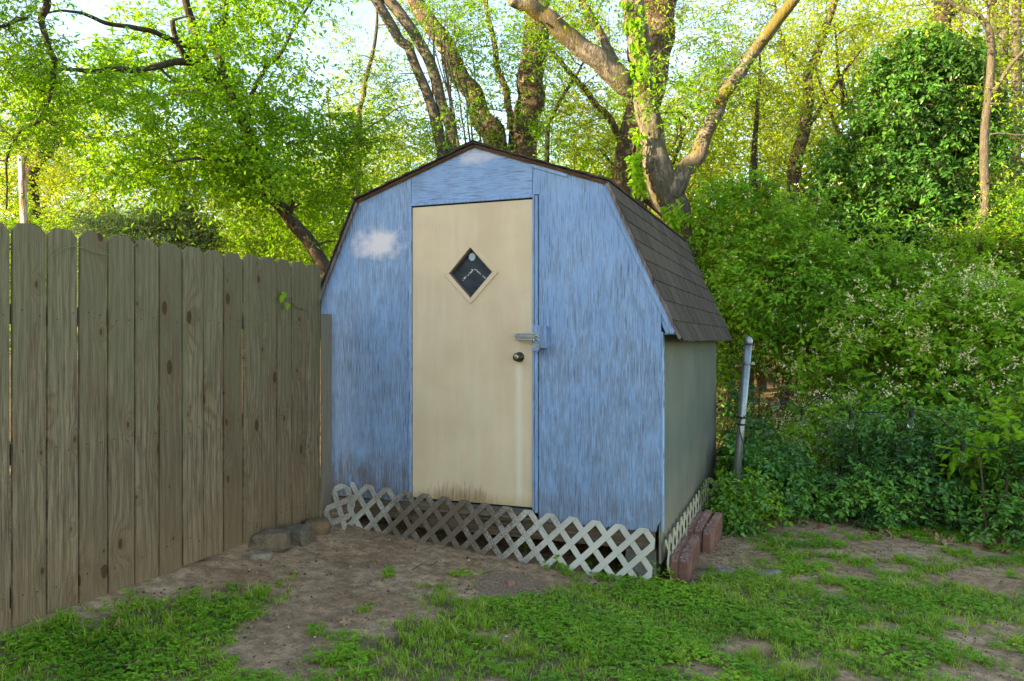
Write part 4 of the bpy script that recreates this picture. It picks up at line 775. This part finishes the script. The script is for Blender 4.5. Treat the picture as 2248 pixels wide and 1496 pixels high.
# far woodland as one mass, on the rising ground
r = np.random.default_rng(99); n_ = 5200; a = r.uniform(-.95, .95, n_); Yf = r.uniform(36, 50, n_); Xf = a*Yf; top = 5.2+3.5*np.clip((Xf+6)/20, 0, 1)+1.6*np.sin(Xf*.35)+1.0*np.sin(Xf*.9+1)
C = np.stack([Xf, Yf, gz(Xf, Yf)+r.uniform(0, 1, n_)**.8*top], 1); g = Geo(); spray(g, None, C, np.tile([0., -1, 0], (n_, 1)), 5, 1.1, 5, .34, .2, r=r, tint=r.uniform(.2, .9, n_)); g.obj('far_woodland', m_ylf, label='far hazy yellow-green woodland closing the view behind all the trees', cat='woodland', kind='stuff')

# --- shrubs and the vine mass
def lumps(r, L, n_):
    """points on bumpy ellipsoid shells: (x, y, z, rx, ry, rz)"""
    vol = np.array([l[3]*l[5]+l[3]*l[4] for l in L]); k = r.choice(len(L), n_, p=vol/vol.sum()); v = nrm(r.normal(0, 1, (n_, 3))); LL = np.array(L)[k]; rad = r.uniform(.55, 1.05, n_)[:, None]
    return LL[:, :3]+v*LL[:, 3:]*rad, v
def shrub(name, label, seed, L, n_, lm, Ls, Ws, ntw=7, tl=.35, nl=7, detail=1, flowers=0, cat='shrub', up=.15, droop=.35, face=.6, stems=10, bark=None, group=None, cut=None, planar=.8, fcol=None, holes=-.16):
    r = np.random.default_rng(seed); C, out = lumps(r, L, n_); ok = C[:, 2] > gz(C[:, 0], C[:, 1])+.04; ok &= shed_block(C, -.14)
    hole = np.array([mnoise.noise(Vector((c[0]*1.9+seed, c[1]*1.9, c[2]*2.3)))+.55*mnoise.noise(Vector((c[0]*5, c[1]*5, c[2]*5+seed))) for c in C]); ok &= hole > holes
    if cut is not None: ok &= cut(C)
    C, out = C[ok], out[ok]; tn = np.clip(.5+.75*np.array([mnoise.noise(Vector(tuple(c*1.6))) for c in C])+r.normal(0, .12, len(C))+.15*out[:, 2], 0, 1); gl = Geo(); gt = Geo(); spray(gl, gt, C, out, ntw, tl, nl, Ls, Ws, up=up, ob=.8, droop=droop, face=face, detail=detail, r=r, tint=tn, planar=planar)
    b0 = np.array([L[0][0], L[0][1], float(gz(L[0][0], L[0][1]))])
    for k in range(stems):
        l = L[r.integers(len(L))]; bx, by = l[0]+r.normal(0, .25)*l[3], l[1]+r.normal(0, .2)*l[4]; t = C[r.integers(len(C))]; bs = np.array([bx, by, float(gz(bx, by))-.05]); gt.tube(spline([bs, (bs+t)/2+np.array([0, 0, .25]), t], 5), np.linspace(.010, .003, 11), 6)
    e = empty(name, b0, label=label, cat=cat, group=group); ob = [gt.obj('stems', bark or m_twig, e), gl.obj('foliage', lm, e, kind='stuff')]
    if flowers:
        k = r.integers(0, len(C), flowers); fp = C[k]+out[k]*tl*r.uniform(.5, 1.2, flowers)[:, None]+r.normal(0, .05, (flowers, 3)); gf = Geo()
        for j in range(5):
            A = nrm(out[k]*.6+r.normal(0, .8, fp.shape)); leaf_geo(gf, fp+r.normal(0, .012, fp.shape), A, nrm(r.normal(0, 1, fp.shape)+out[k]), .030, .015, r.uniform(0, 1, flowers))
        ob.append(gf.obj('blossoms', fcol, e, kind='stuff'))
    for o in ob: o.matrix_parent_inverse = Matrix.Translation(-Vector(b0))
    return e
m_fl = leaf_mat('cream_blossom', [(0., (.70, .48, .16)), (.5, (.82, .70, .42)), (1., (.86, .84, .72))], .3, (1, 1, .95), .1)
def lp(x, y, Y, rx, ry, rz): p = at(x, y, Y); return (p[0], p[1], p[2], rx, ry, rz)
shrub('vine_covered_tree', 'tall dark green leafy mass of vines covering a tree on the right', 71, [lp(2010, 240, 12, .95, .7, 1.1), lp(1950, 400, 11.8, 1.15, .8, 1.0), lp(2080, 350, 12, .75, .7, 1.3), lp(2000, 520, 11.6, 1.4, .9, 1.0), lp(1890, 560, 11.6, .9, .8, .8), lp(2060, 150, 12, .7, .6, .55), lp(2020, 660, 11.6, 1.4, .8, .8), lp(2110, 220, 12, .5, .5, .9)], 1500, m_dlf, .088, .046, 8, .36, 8, 2, cat='vine', holes=-.2, droop=.7, face=.8, stems=16)
shrub('honeysuckle_shrub', 'green honeysuckle shrub dotted white, arching beside the shed eave', 72, [lp(1700, 640, 9.6, 1.0, .8, .8), lp(1600, 560, 10, .8, .8, 1.0), lp(1850, 660, 9.6, .9, .8, .75), lp(1760, 560, 10.2, 1.0, .8, .7), lp(1570, 700, 9.8, .6, .7, .7), lp(1640, 480, 10.6, .7, .7, .55)], 850, m_hlf, .080, .040, 7, .32, 8, 1, flowers=450, fcol=m_fl, droop=.35, stems=14)
shrub('honeysuckle_shrub', 'large cream-blossomed honeysuckle shrub filling the right side', 73, [lp(2020, 800, 8.6, 1.2, .8, .75), lp(2180, 760, 8.4, 1.0, .8, .85), lp(1900, 880, 8.4, .75, .7, .6), lp(2300, 850, 8.2, 1., .8, 1.), lp(2080, 950, 8., 1.2, .7, .7), lp(1880, 990, 8., .75, .5, .4)], 1250, m_hlf, .076, .036, 7, .30, 8, 1, flowers=2800, fcol=m_fl, stems=14)
shrub('sunlit_shrub', 'bright green shrub catching sun behind the blossoming honeysuckle, far right', 74, [lp(2200, 600, 10.5, 1.2, .8, .7), lp(2330, 520, 10.8, 1.2, .8, .9), lp(2050, 660, 10, .9, .7, .55)], 700, m_leaf, .06, .03, 7, .35, 8, 1, flowers=160, fcol=m_fl)
shrub('understory_shrub', 'deep green undergrowth in the dark hollow behind the metal post', 75, [lp(1700, 800, 11.5, 1.6, .7, 1.2), lp(1850, 760, 11.5, 1.3, .7, 1.2), lp(1620, 660, 12.5, 1.2, .8, 1.4), lp(2050, 700, 13, 2, .8, 1.5), lp(2350, 650, 12.5, 2, .8, 1.8)], 1000, m_dlf, .08, .04, 7, .4, 7, 1)
shrub('creeper_bed', 'low weedy green plants around the foot of the metal post', 76, [lp(1650, 1010, 8.6, .7, .8, .35), lp(1760, 1010, 8.2, .7, .6, .35), lp(1620, 1080, 7.6, .45, .7, .32), lp(1700, 1090, 7.2, .6, .4, .25), lp(1610, 1130, 6.3, .24, .2, .26), lp(1625, 1090, 6.1, .16, .12, .2), lp(1570, 1070, 7.8, .3, .5, .4), lp(1680, 1130, 6.6, .4, .3, .22)], 820, m_hlf, .045, .026, 7, .22, 7, 1, stems=6)
shrub('wintercreeper_hedge', 'low dark glossy wintercreeper hedge along the right edge of the lawn', 77, [lp(2000, 1010, 7.1, .9, .55, .45), lp(2140, 1060, 6.6, .75, .5, .55), lp(1850, 1060, 7.1, .75, .5, .35), lp(1960, 1110, 6.6, .7, .35, .3), lp(2280, 1060, 6.4, .7, .5, .75), lp(2200, 1160, 6.1, .6, .3, .3), lp(1740, 1110, 6.9, .55, .35, .25), lp(1620, 1150, 6.15, .2, .15, .16), lp(1660, 1120, 6.5, .35, .2, .22), lp(1820, 1130, 6.8, .6, .25, .2), lp(2380, 1120, 5.9, .7, .4, .5), lp(2080, 1150, 6.3, .5, .3, .28), lp(1612, 1110, 6.05, .2, .12, .22)], 2200, m_clf, .050, .028, 6, .17, 7, 2, droop=.3, face=.9, stems=0, cat='hedge')
shrub('leafy_sapling', 'bright light green broad-leaved sapling at the right edge above the hedge', 78, [lp(2215, 1030, 6.0, .32, .25, .28), lp(2260, 960, 6.2, .3, .25, .3)], 60, m_leaf, .085, .045, 6, .22, 6, 2, stems=3)
shrub('ivy', 'dark ivy creeping up the rear bottom corner of the shed side wall', 79, [(*[*shed2w(1.58, 2.4), .15], .22, .5, .32), (*[*shed2w(1.5, 3.0), .4], .2, .3, .6), (*[*shed2w(1.75, 2.6), .2], .3, .6, .35), (*[*shed2w(1.46, 2.35), .3], .08, .2, .3)], 480, m_clf, .055, .04, 5, .14, 6, 2, cat='ivy', stems=3)
shrub('back_undergrowth', 'bright green leafy undergrowth behind the fence at the shed', 80, [lp(640, 560, 12, 1.3, .8, 1.), lp(520, 620, 12, 1.3, .8, .9), lp(760, 480, 12.5, 1.2, .8, 1.5), lp(860, 380, 13.5, 1.0, .8, 1.2), lp(300, 560, 13, 1.6, .8, .9), lp(80, 560, 13, 1.6, .8, .8)], 1000, m_leaf, .07, .036, 7, .4, 7, 1)
shrub('roof_undergrowth', 'green thicket showing low between the trunks right of the ridge', 81, [lp(1260, 330, 15, 1.2, .8, 1.2), lp(1330, 260, 15.5, 1.1, .8, 1.2), lp(1200, 420, 15, 1.5, .8, 1.3)], 420, m_leaf, .07, .034, 7, .45, 7, 1)
# dark cedar behind the fence
def cedar_mat(): return leaf_mat('cedar_needle', [(0., (.02, .07, .025)), (.6, (.04, .12, .04)), (1., (.09, .19, .05))], .2, (1, 1, .5), .2, .6)
T = Tree(90); T.limb([at(380, 900, 10.8), at(385, 560, 10.8), at(392, 430, 10.8)], [.12, .08, .02])
C = px_clumps(T.r, [(230, 470, 480, 600, 10, 11.4, 170), (330, 440, 430, 500, 10.4, 11.2, 46), (190, 330, 480, 560, 10.2, 11.2, 36)]); o_ = T.reach(C, .009); gl = Geo()
spray(gl, T.g, C, o_*.4+np.array([-.5, 0, .1]), 14, .32, 16, .04, .012, up=.0, ob=.7, droop=.25, r=T.r)
finish(T, 'cedar', 'dark feathery evergreen just behind the fence top', m_bark_d, cedar_mat(), gl)
# pale pole on the left
g = Geo(); P0, P1 = at(70, 900, 12.2), at(47, 342, 12.2); g.tube([P0, (P0+P1)/2, P1], [.065, .06, .05], 12); bp = NB('peeling_pole_paint', .8); o_n = bp.obj(); nn = bp.noise(bp.map(o_n, (6, 6, 1.4)), 2, 5, .6)
bp.base(bp.mix(bp.ramp(nn, [(.45, 0.), (.55, 1.)]), (.32, .12, .06), (.5, .47, .42))); e = empty('pole', P0, label='pale peeling pole standing in the trees beyond the fence at far left', cat='pole'); o = g.obj('shaft', bp.m, e); o.matrix_parent_inverse = Matrix.Translation(-Vector(P0))

# ------------------------------------------------------------------ metal post, wire fence, string lights
m_galv = plain('galvanised_steel', (.24, .27, .285), .42, .5, .75, .25, 12); m_wire = plain('dull_wire', (.13, .13, .12), .6, .4, .6); m_blk = plain('black_rubber', (.012, .012, .012), .5)
pa, pb = at(1604, 1195, 6.35), at(1643, 752, 6.25); dv = nrm(pb-pa); post = empty('fence_post', pa, label='leaning grey galvanised steel post with a domed cap beside the shed', cat='post')
g = Geo(); g.tube([pa-pa-dv*.2, (pb-pa)*.5, pb-pa], .032, 20); g.obj('pipe', m_galv, post, True)
g = Geo(); g.lathe([(.0345, -.02), (.036, .0), (.036, .012), (.031, .028), (.02, .042), (.008, .049), (.002, .051)], pb-pa, dv, 20); g.obj('cap', m_galv, post, True)
for y_, cl in ((797, m_galv), (915, m_blk), (930, m_blk)):
    c = pa+(pb-pa)*((1195-y_)/443.)-pa; g = Geo(); g.lathe([(.0335, -.008), (.0365, -.007), (.0365, .007), (.0335, .008)], c, dv, 20)
    if cl is m_galv: g.box(c[0]+.034, c[0]+.062, c[1]-.02, c[1]-.008, c[2]-.012, c[2]+.010)
    g.obj('band', cl, post)
g = Geo(); c = lambda y_, o: pa+(pb-pa)*((1195-y_)/443.)-pa+np.array(o)
g.tube(spline([c(880, (.12, -.02, .02)), c(905, (.03, -.045, 0)), c(925, (-.03, -.045, 0)), c(945, (-.02, -.05, 0)), c(990, (.03, -.045, 0)), c(1080, (.035, -.05, 0))], 6), .004, 6); g.obj('cable_loop', m_blk, post)
wf_ = empty('wire_fence', at(1655, 1100, 6.9), label='sagging welded wire fence half lost in the greenery right of the post', cat='wire fence')
g = Geo(); base = at(1655, 1100, 6.9); xs = np.linspace(1648, 1990, 24)
def wtop(x): return 858-14*math.sin(min((x-1648)/60, 1.57))+max(0, x-1700)*.32+4*math.sin(x/40)
for x in xs: g.tube([at(x, wtop(x), 6.9)-base, at(x-6, wtop(x)+120, 6.88)-base, at(x-8, 1110, 6.9)-base], .0017, 5)
for k in range(7): g.tube(np.array([at(x, wtop(x)+k*36, 6.9+.01*math.sin(x/30)) for x in np.linspace(1640, 1995, 26)])-base, .0017, 5)
g.obj('wire_mesh', m_wire, wf_)
sl = empty('string_lights', at(1762, 905, 6.5), label='black string light cable with clear bulbs strung along the wire fence', cat='string lights'); base = at(1762, 905, 6.5)
cp = [(1630, 880), (1700, 884), (1726, 880), (1762, 895), (1810, 870), (1868, 902), (1935, 905), (2000, 898), (2060, 915), (2113, 972), (2180, 985), (2260, 960)]
cpts = [at(x, y, 6.5-.0006*(x-1700)-.35*(x > 1850)*min(1, (x-1850)/120)) for x, y in cp]; g = Geo(); g.tube(spline(cpts, 6)-base, .0042, 6); g.obj('cable', m_blk, sl)
bgm = NB('clear_bulb_glass', .03, .5); bgm.base((.9, .92, .9)); bgm.put(bgm.b.inputs['Transmission Weight'], 1.); bgm.put(bgm.b.inputs['IOR'], 1.3)
for i in (2, 3, 5, 7, 9):
    c = cpts[i]-base; g = Geo(); ax = (-.9, 0, -.4) if i == 2 else (0, 0, -1); c = c+np.array([0, 0, -.01]); g.lathe([(.008, 0), (.017, .006), (.017, .05), (.013, .055)], c, ax, 12); g.obj('socket', m_blk, sl)
    g = Geo(); a_ = nrm(np.array(ax, float)); g.lathe([(.012, .0), (.013, .012), (.024, .04), (.027, .058), (.022, .076), (.010, .086), (.002, .088)], c+a_*.0555, ax, 14); g.obj('bulb', bgm.m, sl, True)

# ------------------------------------------------------------------ rocks by the fence end
def rock(name, px, py, w_, h_, d_, label, seed, col, rz=0, zlift=0):
    r = np.random.default_rng(seed); ground_y = py; Yr = (EYE-.17)/((py-HY)/F); p = at(px, py, Yr); X, Yv = p[0], Yr; z0 = float(gz(X, Yv))
    n1, n2 = 12, 8; V = []
    for i in range(n2+1):
        th = math.pi*i/n2
        for j in range(n1):
            ph = 2*math.pi*j/n1; v = np.array([math.sin(th)*math.cos(ph), math.sin(th)*math.sin(ph), math.cos(th)]); v = np.sign(v)*np.abs(v)**.42
            k = 1+.34*mnoise.noise(Vector(tuple(v*1.3+seed))); V.append(v*k*np.array([w_, d_, h_])/2)
    Q = [[i*n1+j, (i+1)*n1+j, (i+1)*n1+(j+1) % n1, i*n1+(j+1) % n1] for i in range(n2) for j in range(n1)]
    g = Geo(); g.add(V, Q); b = NB(name+'_stone', .9, .2); o = b.obj(); a = b.noise(o, 6, 6); c = b.noise(o, 45, 5, .7); b.base(b.mix(b.ramp(b.math('ADD', b.math('MULTIPLY', a, .6), b.math('MULTIPLY', c, .4)), [(.35, 0.), (.65, 1.)]), [v*.45 for v in col], col)); b.bump(b.math('ADD', a, c), .9, .02)
    o = g.obj(name, b.m, None, False, label=label, cat='rock'); o.location = (X, Yv, z0+h_*.28+zlift); o.rotation_euler = (r.normal(0, .06), r.normal(0, .06), rz); bevel(o, .004, 1)
rock('rock', 592, 1206, .24, .135, .16, 'largest flat-topped brown rock at the foot of the fence', 5, (.24, .175, .12), .1)
rock('rock', 654, 1190, .165, .13, .14, 'middle grey brown rock in the row of three by the fence end', 6, (.21, .17, .13), -.3)
rock('rock', 695, 1170, .18, .11, .14, 'reddish brown rock nearest the broken lattice scrap', 7, (.27, .17, .10), .3)
rock('rock', 572, 1226, .15, .05, .09, 'small pale flat stone in front of the largest rock', 8, (.36, .30, .23), .2, -.01)
rock('rock', 1121, 1238, .05, .035, .035, 'small orange stone on the soil before the lattice middle', 9, (.5, .25, .17), .2)
rock('rock', 1690, 1196, .16, .05, .10, 'weathered pale flat stone sunk in the soil right of the edging blocks', 10, (.30, .27, .22), .5, -.01)
rock('rock', 1590, 1192, .12, .05, .08, 'crumbly grey stone sunk in soil beside the rear edging blocks', 12, (.28, .26, .23), .2, -.012)

# ------------------------------------------------------------------ grass, clover, pebbles, dead leaves
r = np.random.default_rng(5)
def scatter(n_, x0, x1, y0, y1, fn):
    X = r.uniform(x0, x1, n_); Yv = r.uniform(y0, y1, n_); m_ = fn(X, Yv); d = np.stack([X, Yv], 1)-SO; s_ = d@U2; q = d@V2; m_ &= ~((np.abs(s_) < 1.27) & (q > -.06) & (q < 3)); m_ &= ~((s_ > 1.2) & (s_ < 1.5) & (q > -.03) & (q < 1.4)); m_ &= ((X-F0[0])*U2[0]+(Yv-F0[1])*U2[1] > .02)
    return X[m_], Yv[m_]
m_grass = leaf_mat('grass_blade', [(0., (.12, .27, .02)), (.55, (.25, .43, .03)), (.8, (.38, .50, .06)), (.95, (.42, .36, .16)), (1., (.5, .42, .22))], .35, (1, 1, .5), .3)
m_clover = leaf_mat('clover_leaf', [(0., (.07, .23, .016)), (.6, (.15, .39, .022)), (1., (.29, .52, .035))], .35, (1, 1, .45), .3)
g = Geo()
def blades(X, Yv, nb_, hmin, hmax, lean, wd, yel):
    n_ = len(X)*nb_; bx = np.repeat(X, nb_)+r.normal(0, .014, n_); by = np.repeat(Yv, nb_)+r.normal(0, .014, n_); b0 = np.stack([bx, by, gz(bx, by)-.004], 1); a = r.uniform(0, 6.28, n_); h = r.uniform(hmin, hmax, n_)[:, None]*np.repeat(r.uniform(.6, 1.2, len(X)), nb_)[:, None]
    ld_ = np.stack([np.cos(a), np.sin(a), np.zeros(n_)], 1)*np.abs(r.normal(lean, .3, n_))[:, None]; up = np.array([0, 0, 1.]); m1 = b0+(up*.62+ld_*.38)*h; m2 = b0+(up*.85+ld_*1.0)*h*1.05; s_ = nrm(np.cross(ld_+up*.01, up))*wd/2
    v = np.stack([b0-s_, b0+s_, m1+s_*.9, m1-s_*.9, m2+s_*.12, m2-s_*.12], 1).reshape(-1, 3); i6 = np.arange(n_)[:, None]*6; q = np.concatenate([i6+[0, 1, 2, 3], i6+[3, 2, 4, 5]])
    t = np.clip(np.repeat(r.uniform(.05, .75, len(X)), nb_)+r.normal(0, .1, n_)+(r.random(n_) < yel)*.6, 0, 1); g.add(v, q, tint=np.repeat(t, 6))
X, Yv = scatter(24000, -2.6, 5.2, 2.4, 7.2, lambda X, Y: grassy(X, Y)+r.normal(0, .12, len(X)) > .42); blades(X, Yv, 13, .014, .044, .6, .0036, .09)
X, Yv = scatter(5000, -2.6, 5.2, 2.4, 6.6, lambda X, Y: (grassy(X, Y)+r.normal(0, .1, len(X)) > .5) & (snoise(X, Y, 9, 8) > .25)); blades(X, Yv, 26, .03, .07, .8, .004, .13)
X, Yv = scatter(900, -2.4, 5, 2.4, 6.6, lambda X, Y: grassy(X, Y) > -.2); blades(X, Yv, 9, .015, .05, .8, .0034, .12)
g.obj('grass', m_grass, label='patchy short green lawn grass in front of the shed', cat='grass', kind='stuff')
g = Geo(); X, Yv = scatter(105000, -2.6, 5.2, 2.4, 6.8, lambda X, Y: (grassy(X, Y)+r.normal(0, .14, len(X)) > .42) & (snoise(X, Y, 5, 11)+r.normal(0, .35, len(X)) > -.15))
n_ = len(X); hz = r.uniform(.008, .036, n_); c = np.stack([X, Yv, gz(X, Yv)+hz], 1); a0 = r.uniform(0, 6.28, n_); tn = np.clip(.45+.3*snoise(X, Yv, 5, 12)+r.normal(0, .15, n_), 0, 1)
for k in range(3):
    a = a0+k*2.094; A = np.stack([np.cos(a), np.sin(a), r.normal(.12, .2, n_)], 1); leaf_geo(g, c, A, nrm(np.array([0, 0, 1.])+r.normal(0, .22, (n_, 3))), .0145*r.uniform(.7, 1.5, n_), .0155*r.uniform(.8, 1.2, n_), tn, 1, .1)
g.obj('clover', m_clover, label='low bright clover leaves spreading through the lawn', cat='clover', kind='stuff')
# little weeds under the shed and by the lattice
g = Geo(); wd_ = [(1150, 1215), (960, 1160), (1300, 1160), (1385, 1255), (1310, 1235), (1220, 1250), (1440, 1262), (1470, 1270), (700, 1150), (560, 1222), (1340, 1190)]
Pw = np.array([[(x-CX)/F*Yw, Yw, 0.] for x, y in wd_ for Yw in [(EYE-.03)/((max(y, 1195)-HY)/F)]]); Pw[:, 2] = gz(Pw[:, 0], Pw[:, 1])+.03; spray(g, None, Pw, np.tile([0, -.2, 1.], (len(Pw), 1)), 6, .09, 5, .032, .02, r=r, tint=r.uniform(.5, 1, len(Pw)), detail=2); g.obj('weeds', m_leaf, label='small bright weeds poking through the lattice foot', cat='weeds', kind='stuff')
# pebbles and crumbs
g = Geo(); X, Yv = scatter(30000, -2.6, 5, 2.4, 7, lambda X, Y: grassy(X, Y) < .5); n_ = len(X); sz = .0016+.0085*r.random(n_)**5; ctr = np.stack([X, Yv, gz(X, Yv)+sz*.3], 1)
oc = np.array([[1, 0, 0], [0, 1, 0], [-1, 0, 0], [0, -1, 0], [0, 0, 1.]]); v = ctr[:, None]+oc[None]*sz[:, None, None]*r.uniform(.6, 1.4, (n_, 5, 3)); i5 = np.arange(n_)[:, None]*5
tnt = r.random(n_); g.add(v.reshape(-1, 3), None, polys=[list(map(int, b_+t)) for b_ in (np.arange(n_)*5)[:, None] for t in ([0, 1, 4], [1, 2, 4], [2, 3, 4], [3, 0, 4])], tint=np.repeat(tnt, 5))
bpb = NB('pebble', .85); bpb.base(bpb.ramp(bpb.tint(), [(0., (.03, .025, .022)), (.35, (.16, .11, .08)), (.7, (.28, .2, .14)), (.94, (.36, .17, .1)), (1., (.5, .46, .38))])); g.obj('pebbles', bpb.m, label='scattered pebbles and soil crumbs on the bare ground', cat='pebbles', kind='stuff')
# gravel patch
g = Geo(); n_ = 5200; u = r.uniform(0, 6.28, n_); rr = r.random(n_)**.6; gxp = 1125+85*rr*np.cos(u); gyp = 1290+33*rr*np.sin(u); Yg = (EYE-.04)/((gyp-HY)/F); X = (gxp-CX)/F*Yg; sz = r.uniform(.002, .0048, n_); ctr = np.stack([X, Yg, gz(X, Yg)+sz*.4], 1); v = ctr[:, None]+oc[None]*sz[:, None, None]*r.uniform(.6, 1.4, (n_, 5, 3))
g.add(v.reshape(-1, 3), None, polys=[list(map(int, b_+t)) for b_ in (np.arange(n_)*5)[:, None] for t in ([0, 1, 4], [1, 2, 4], [2, 3, 4], [3, 0, 4])], tint=np.repeat(.25+.7*r.random(n_), 5)); g.obj('gravel', bpb.m, label='patch of fine reddish gravel in front of the lattice', cat='gravel', kind='stuff')
# straw and bark bits by the edging blocks
g = Geo(); n_ = 1500; gxp = r.normal(1585, 45, n_); gyp = r.normal(1205, 38, n_); ok = (gyp > 1140) & (gxp > 1510); gxp, gyp = gxp[ok], gyp[ok]; n_ = len(gxp); Yg = (EYE+.02)/((gyp-HY)/F); X = (gxp-CX)/F*Yg; P = np.stack([X, Yg, gz(X, Yg)+.006], 1); a = r.uniform(0, 6.28, n_)
leaf_geo(g, P, np.stack([np.cos(a), np.sin(a), r.normal(0, .15, n_)], 1), nrm(np.array([0, 0, 1.])+r.normal(0, .3, (n_, 3))), r.uniform(.01, .04, n_), .005, r.random(n_)); bst = NB('straw_litter', .9); bst.base(bst.ramp(bst.tint(), [(0., (.10, .06, .03)), (.5, (.3, .19, .1)), (1., (.5, .42, .3))])); g.obj('straw_litter', bst.m, label='dry straw and bark litter beside the edging blocks', cat='litter', kind='stuff')
g = Geo(); X, Yv = scatter(2600, -2.4, 4.8, 2.5, 6.8, lambda X, Y: (grassy(X, Y) < .55) & (snoise(X, Y, 3, 21) > -.5)); n_ = len(X); a = r.uniform(0, 6.28, n_)
leaf_geo(g, np.stack([X, Yv, gz(X, Yv)+.005], 1), np.stack([np.cos(a), np.sin(a), r.normal(0, .2, n_)], 1), nrm(np.array([0, 0, 1.])+r.normal(0, .4, (n_, 3))), .006+.03*r.random(n_)**2, .004+.006*r.random(n_), r.random(n_)*.8); g.obj('leaf_litter', bst.m, label='small brown leaf and bark scraps strewn over the bare soil', cat='litter', kind='stuff')
# dry brown leaves
def lobed(seed):
    rr = np.random.default_rng(seed); pts = []; n_ = 30
    for k in range(n_):
        a = 2*math.pi*k/n_; rad = .5+.5*abs(math.cos(2.5*(a-math.pi/2)))**1.3; rad *= .62 if abs(a-1.5*math.pi) < .5 else 1; pts.append((rad*math.cos(a)*rr.uniform(.9, 1.1), rad*math.sin(a)*rr.uniform(.9, 1.1)))
    cu, cv = rr.uniform(.25, .6, 2); h = lambda x, y: cu*x*x*.9+cv*.5*y*y*np.sign(y)+.12*math.sin(5*x+seed)
    V = [(0, 0, h(0, 0))]+[(x*.5, y*.5, h(x*.5, y*.5)) for x, y in pts]+[(x, y, h(x, y)) for x, y in pts]; P = [[0, 1+k, 1+(k+1) % n_] for k in range(n_)]+[[1+k, 1+n_+k, 1+n_+(k+1) % n_, 1+(k+1) % n_] for k in range(n_)]; g_ = Geo(); g_.add(V, polys=P); return g_.mesh('dead_leaf', m_dead)
bd = NB('dry_brown_leaf', .75, .25); od = bd.obj(); nd_ = bd.noise(od, 3, 5); bd.base(bd.mix(bd.ramp(nd_, [(.3, 0.), (.7, 1.)]), bd.mix(bd.rnd(), (.16, .065, .03), (.24, .12, .07)), bd.mix(bd.rnd(), (.36, .19, .10), (.42, .28, .19)))); bd.bump(nd_, .4, .05); m_dead = bd.m
lm_ = [lobed(k) for k in range(5)]
def dead(px, py, size, label, group=None, zz=.012, Yfix=None):
    Yl = (EYE-.0)/((py-HY)/F) if Yfix is None else Yfix
    for _ in range(4): X = (px-CX)/F*Yl; Yl = (EYE-float(gz(X, Yl)))/((py-HY)/F) if Yfix is None else Yl
    z = float(gz(X, Yl))+zz if Yfix is None else EYE-(py-HY)/F*Yl
    o = bpy.data.objects.new('dead_leaf', lm_[r.integers(5)]); COL.objects.link(o); o.location = (X, Yl, z); s_ = size/2; o.scale = (s_, s_*r.uniform(.6, 1), s_); o.rotation_euler = (r.normal(0, .35), r.normal(0, .35), r.uniform(0, 6.28)); tag(o, label, 'dead leaf', group)
dead(20, 1455, .11, 'curled orange brown leaf at the bottom left corner of the lawn'); dead(238, 1388, .12, 'long brown leaf lying near the fence foot on the grass'); dead(290, 1467, .12, 'curled brown leaf near the bottom edge, left of the bare soil'); dead(758, 1372, .075, 'small curled brown leaf on bare soil in the middle foreground')
dead(1106, 1383, .04, 'tiny tan leaf in the grass, left of a matching pair'); dead(1133, 1388, .045, 'tiny tan leaf in the grass, right of a matching pair'); dead(632, 1303, .04, 'small tan leaf between the two left grass patches'); dead(860, 1188, .05, 'reddish scrap of leaf under the lattice left end')
for k in range(42):
    u = r.random(); x = 1590+u*640; y = 1118+u*88+r.normal(0, 9); dead(x, y, r.uniform(.06, .15), 'dry brown fallen leaf lying along the foot of the hedge', 'fallen leaves along the hedge foot', .02)
dead(2150, 1140, .15, 'big pale brown leaf caught on the hedge face, upper', Yfix=5.95); dead(2140, 1200, .17, 'big lobed brown leaf at the hedge foot, far right'); dead(1684, 955, .11, 'curled pale brown leaf hanging right of the metal post', Yfix=7.2)
# twigs
def twig(pts, rad, label):
    P = []
    for x, y in pts: Yt = (EYE-.07)/((y-HY)/F); X = (x-CX)/F*Yt; P.append([X, Yt, float(gz(X, Yt))+.006+.006*(len(P) % 2)])
    g = Geo(); g.tube(spline(P, 4), rad, 6); g.obj('twig', m_twig, label=label, cat='twig')
twig([(905, 1262), (925, 1250), (945, 1247), (962, 1240)], .0028, 'thin forked twig on the bare soil before the lattice'); twig([(1060, 1258), (1075, 1254), (1082, 1250)], .0028, 'short dark twig beside the gravel patch')
# vine on the fence
fp = lambda x, y, off=.02: (lambda q: np.array([*(F0+V2*q+U2*off), EYE+(HY-y)/F*(F0[1]+V2[1]*q)]))(fq(x))
e = empty('vine', fp(110, 560), label='thin green vine tendril crossing the top of the fence boards', cat='vine'); g = Geo(); b0 = fp(110, 560); g.tube(spline([fp(x, y)-b0 for x, y in [(102, 566), (125, 550), (150, 542), (175, 545), (205, 556), (235, 561)]], 6), .0022, 5); g.obj('stem', plain('green_stem', (.12, .17, .05)), e)
e = empty('vine', fp(620, 650), label='small ivy sprig with two round leaves growing through the fence', cat='vine'); b0 = fp(620, 650); g = Geo(); g.tube(spline([fp(x, y)-b0 for x, y in [(607, 640), (620, 660), (632, 655), (640, 672), (668, 683)]], 6), .002, 5); g.obj('stem', m_twig, e)
g = Geo()
for x, y in ((613, 640), (621, 664), (608, 648)): p = fp(x, y, .03)-b0; leaf_geo(g, np.array([p]), np.array([[.1, -.1, -1.]]), np.array([[.8, -.5, .3]]), .055, .05, .7, 2)
g.obj('leaf', m_leaf, e)
print('TRIS', sum(len(m_.loops)-2*len(m_.polygons) for m_ in bpy.data.meshes), 'OBJ', len(bpy.data.objects))
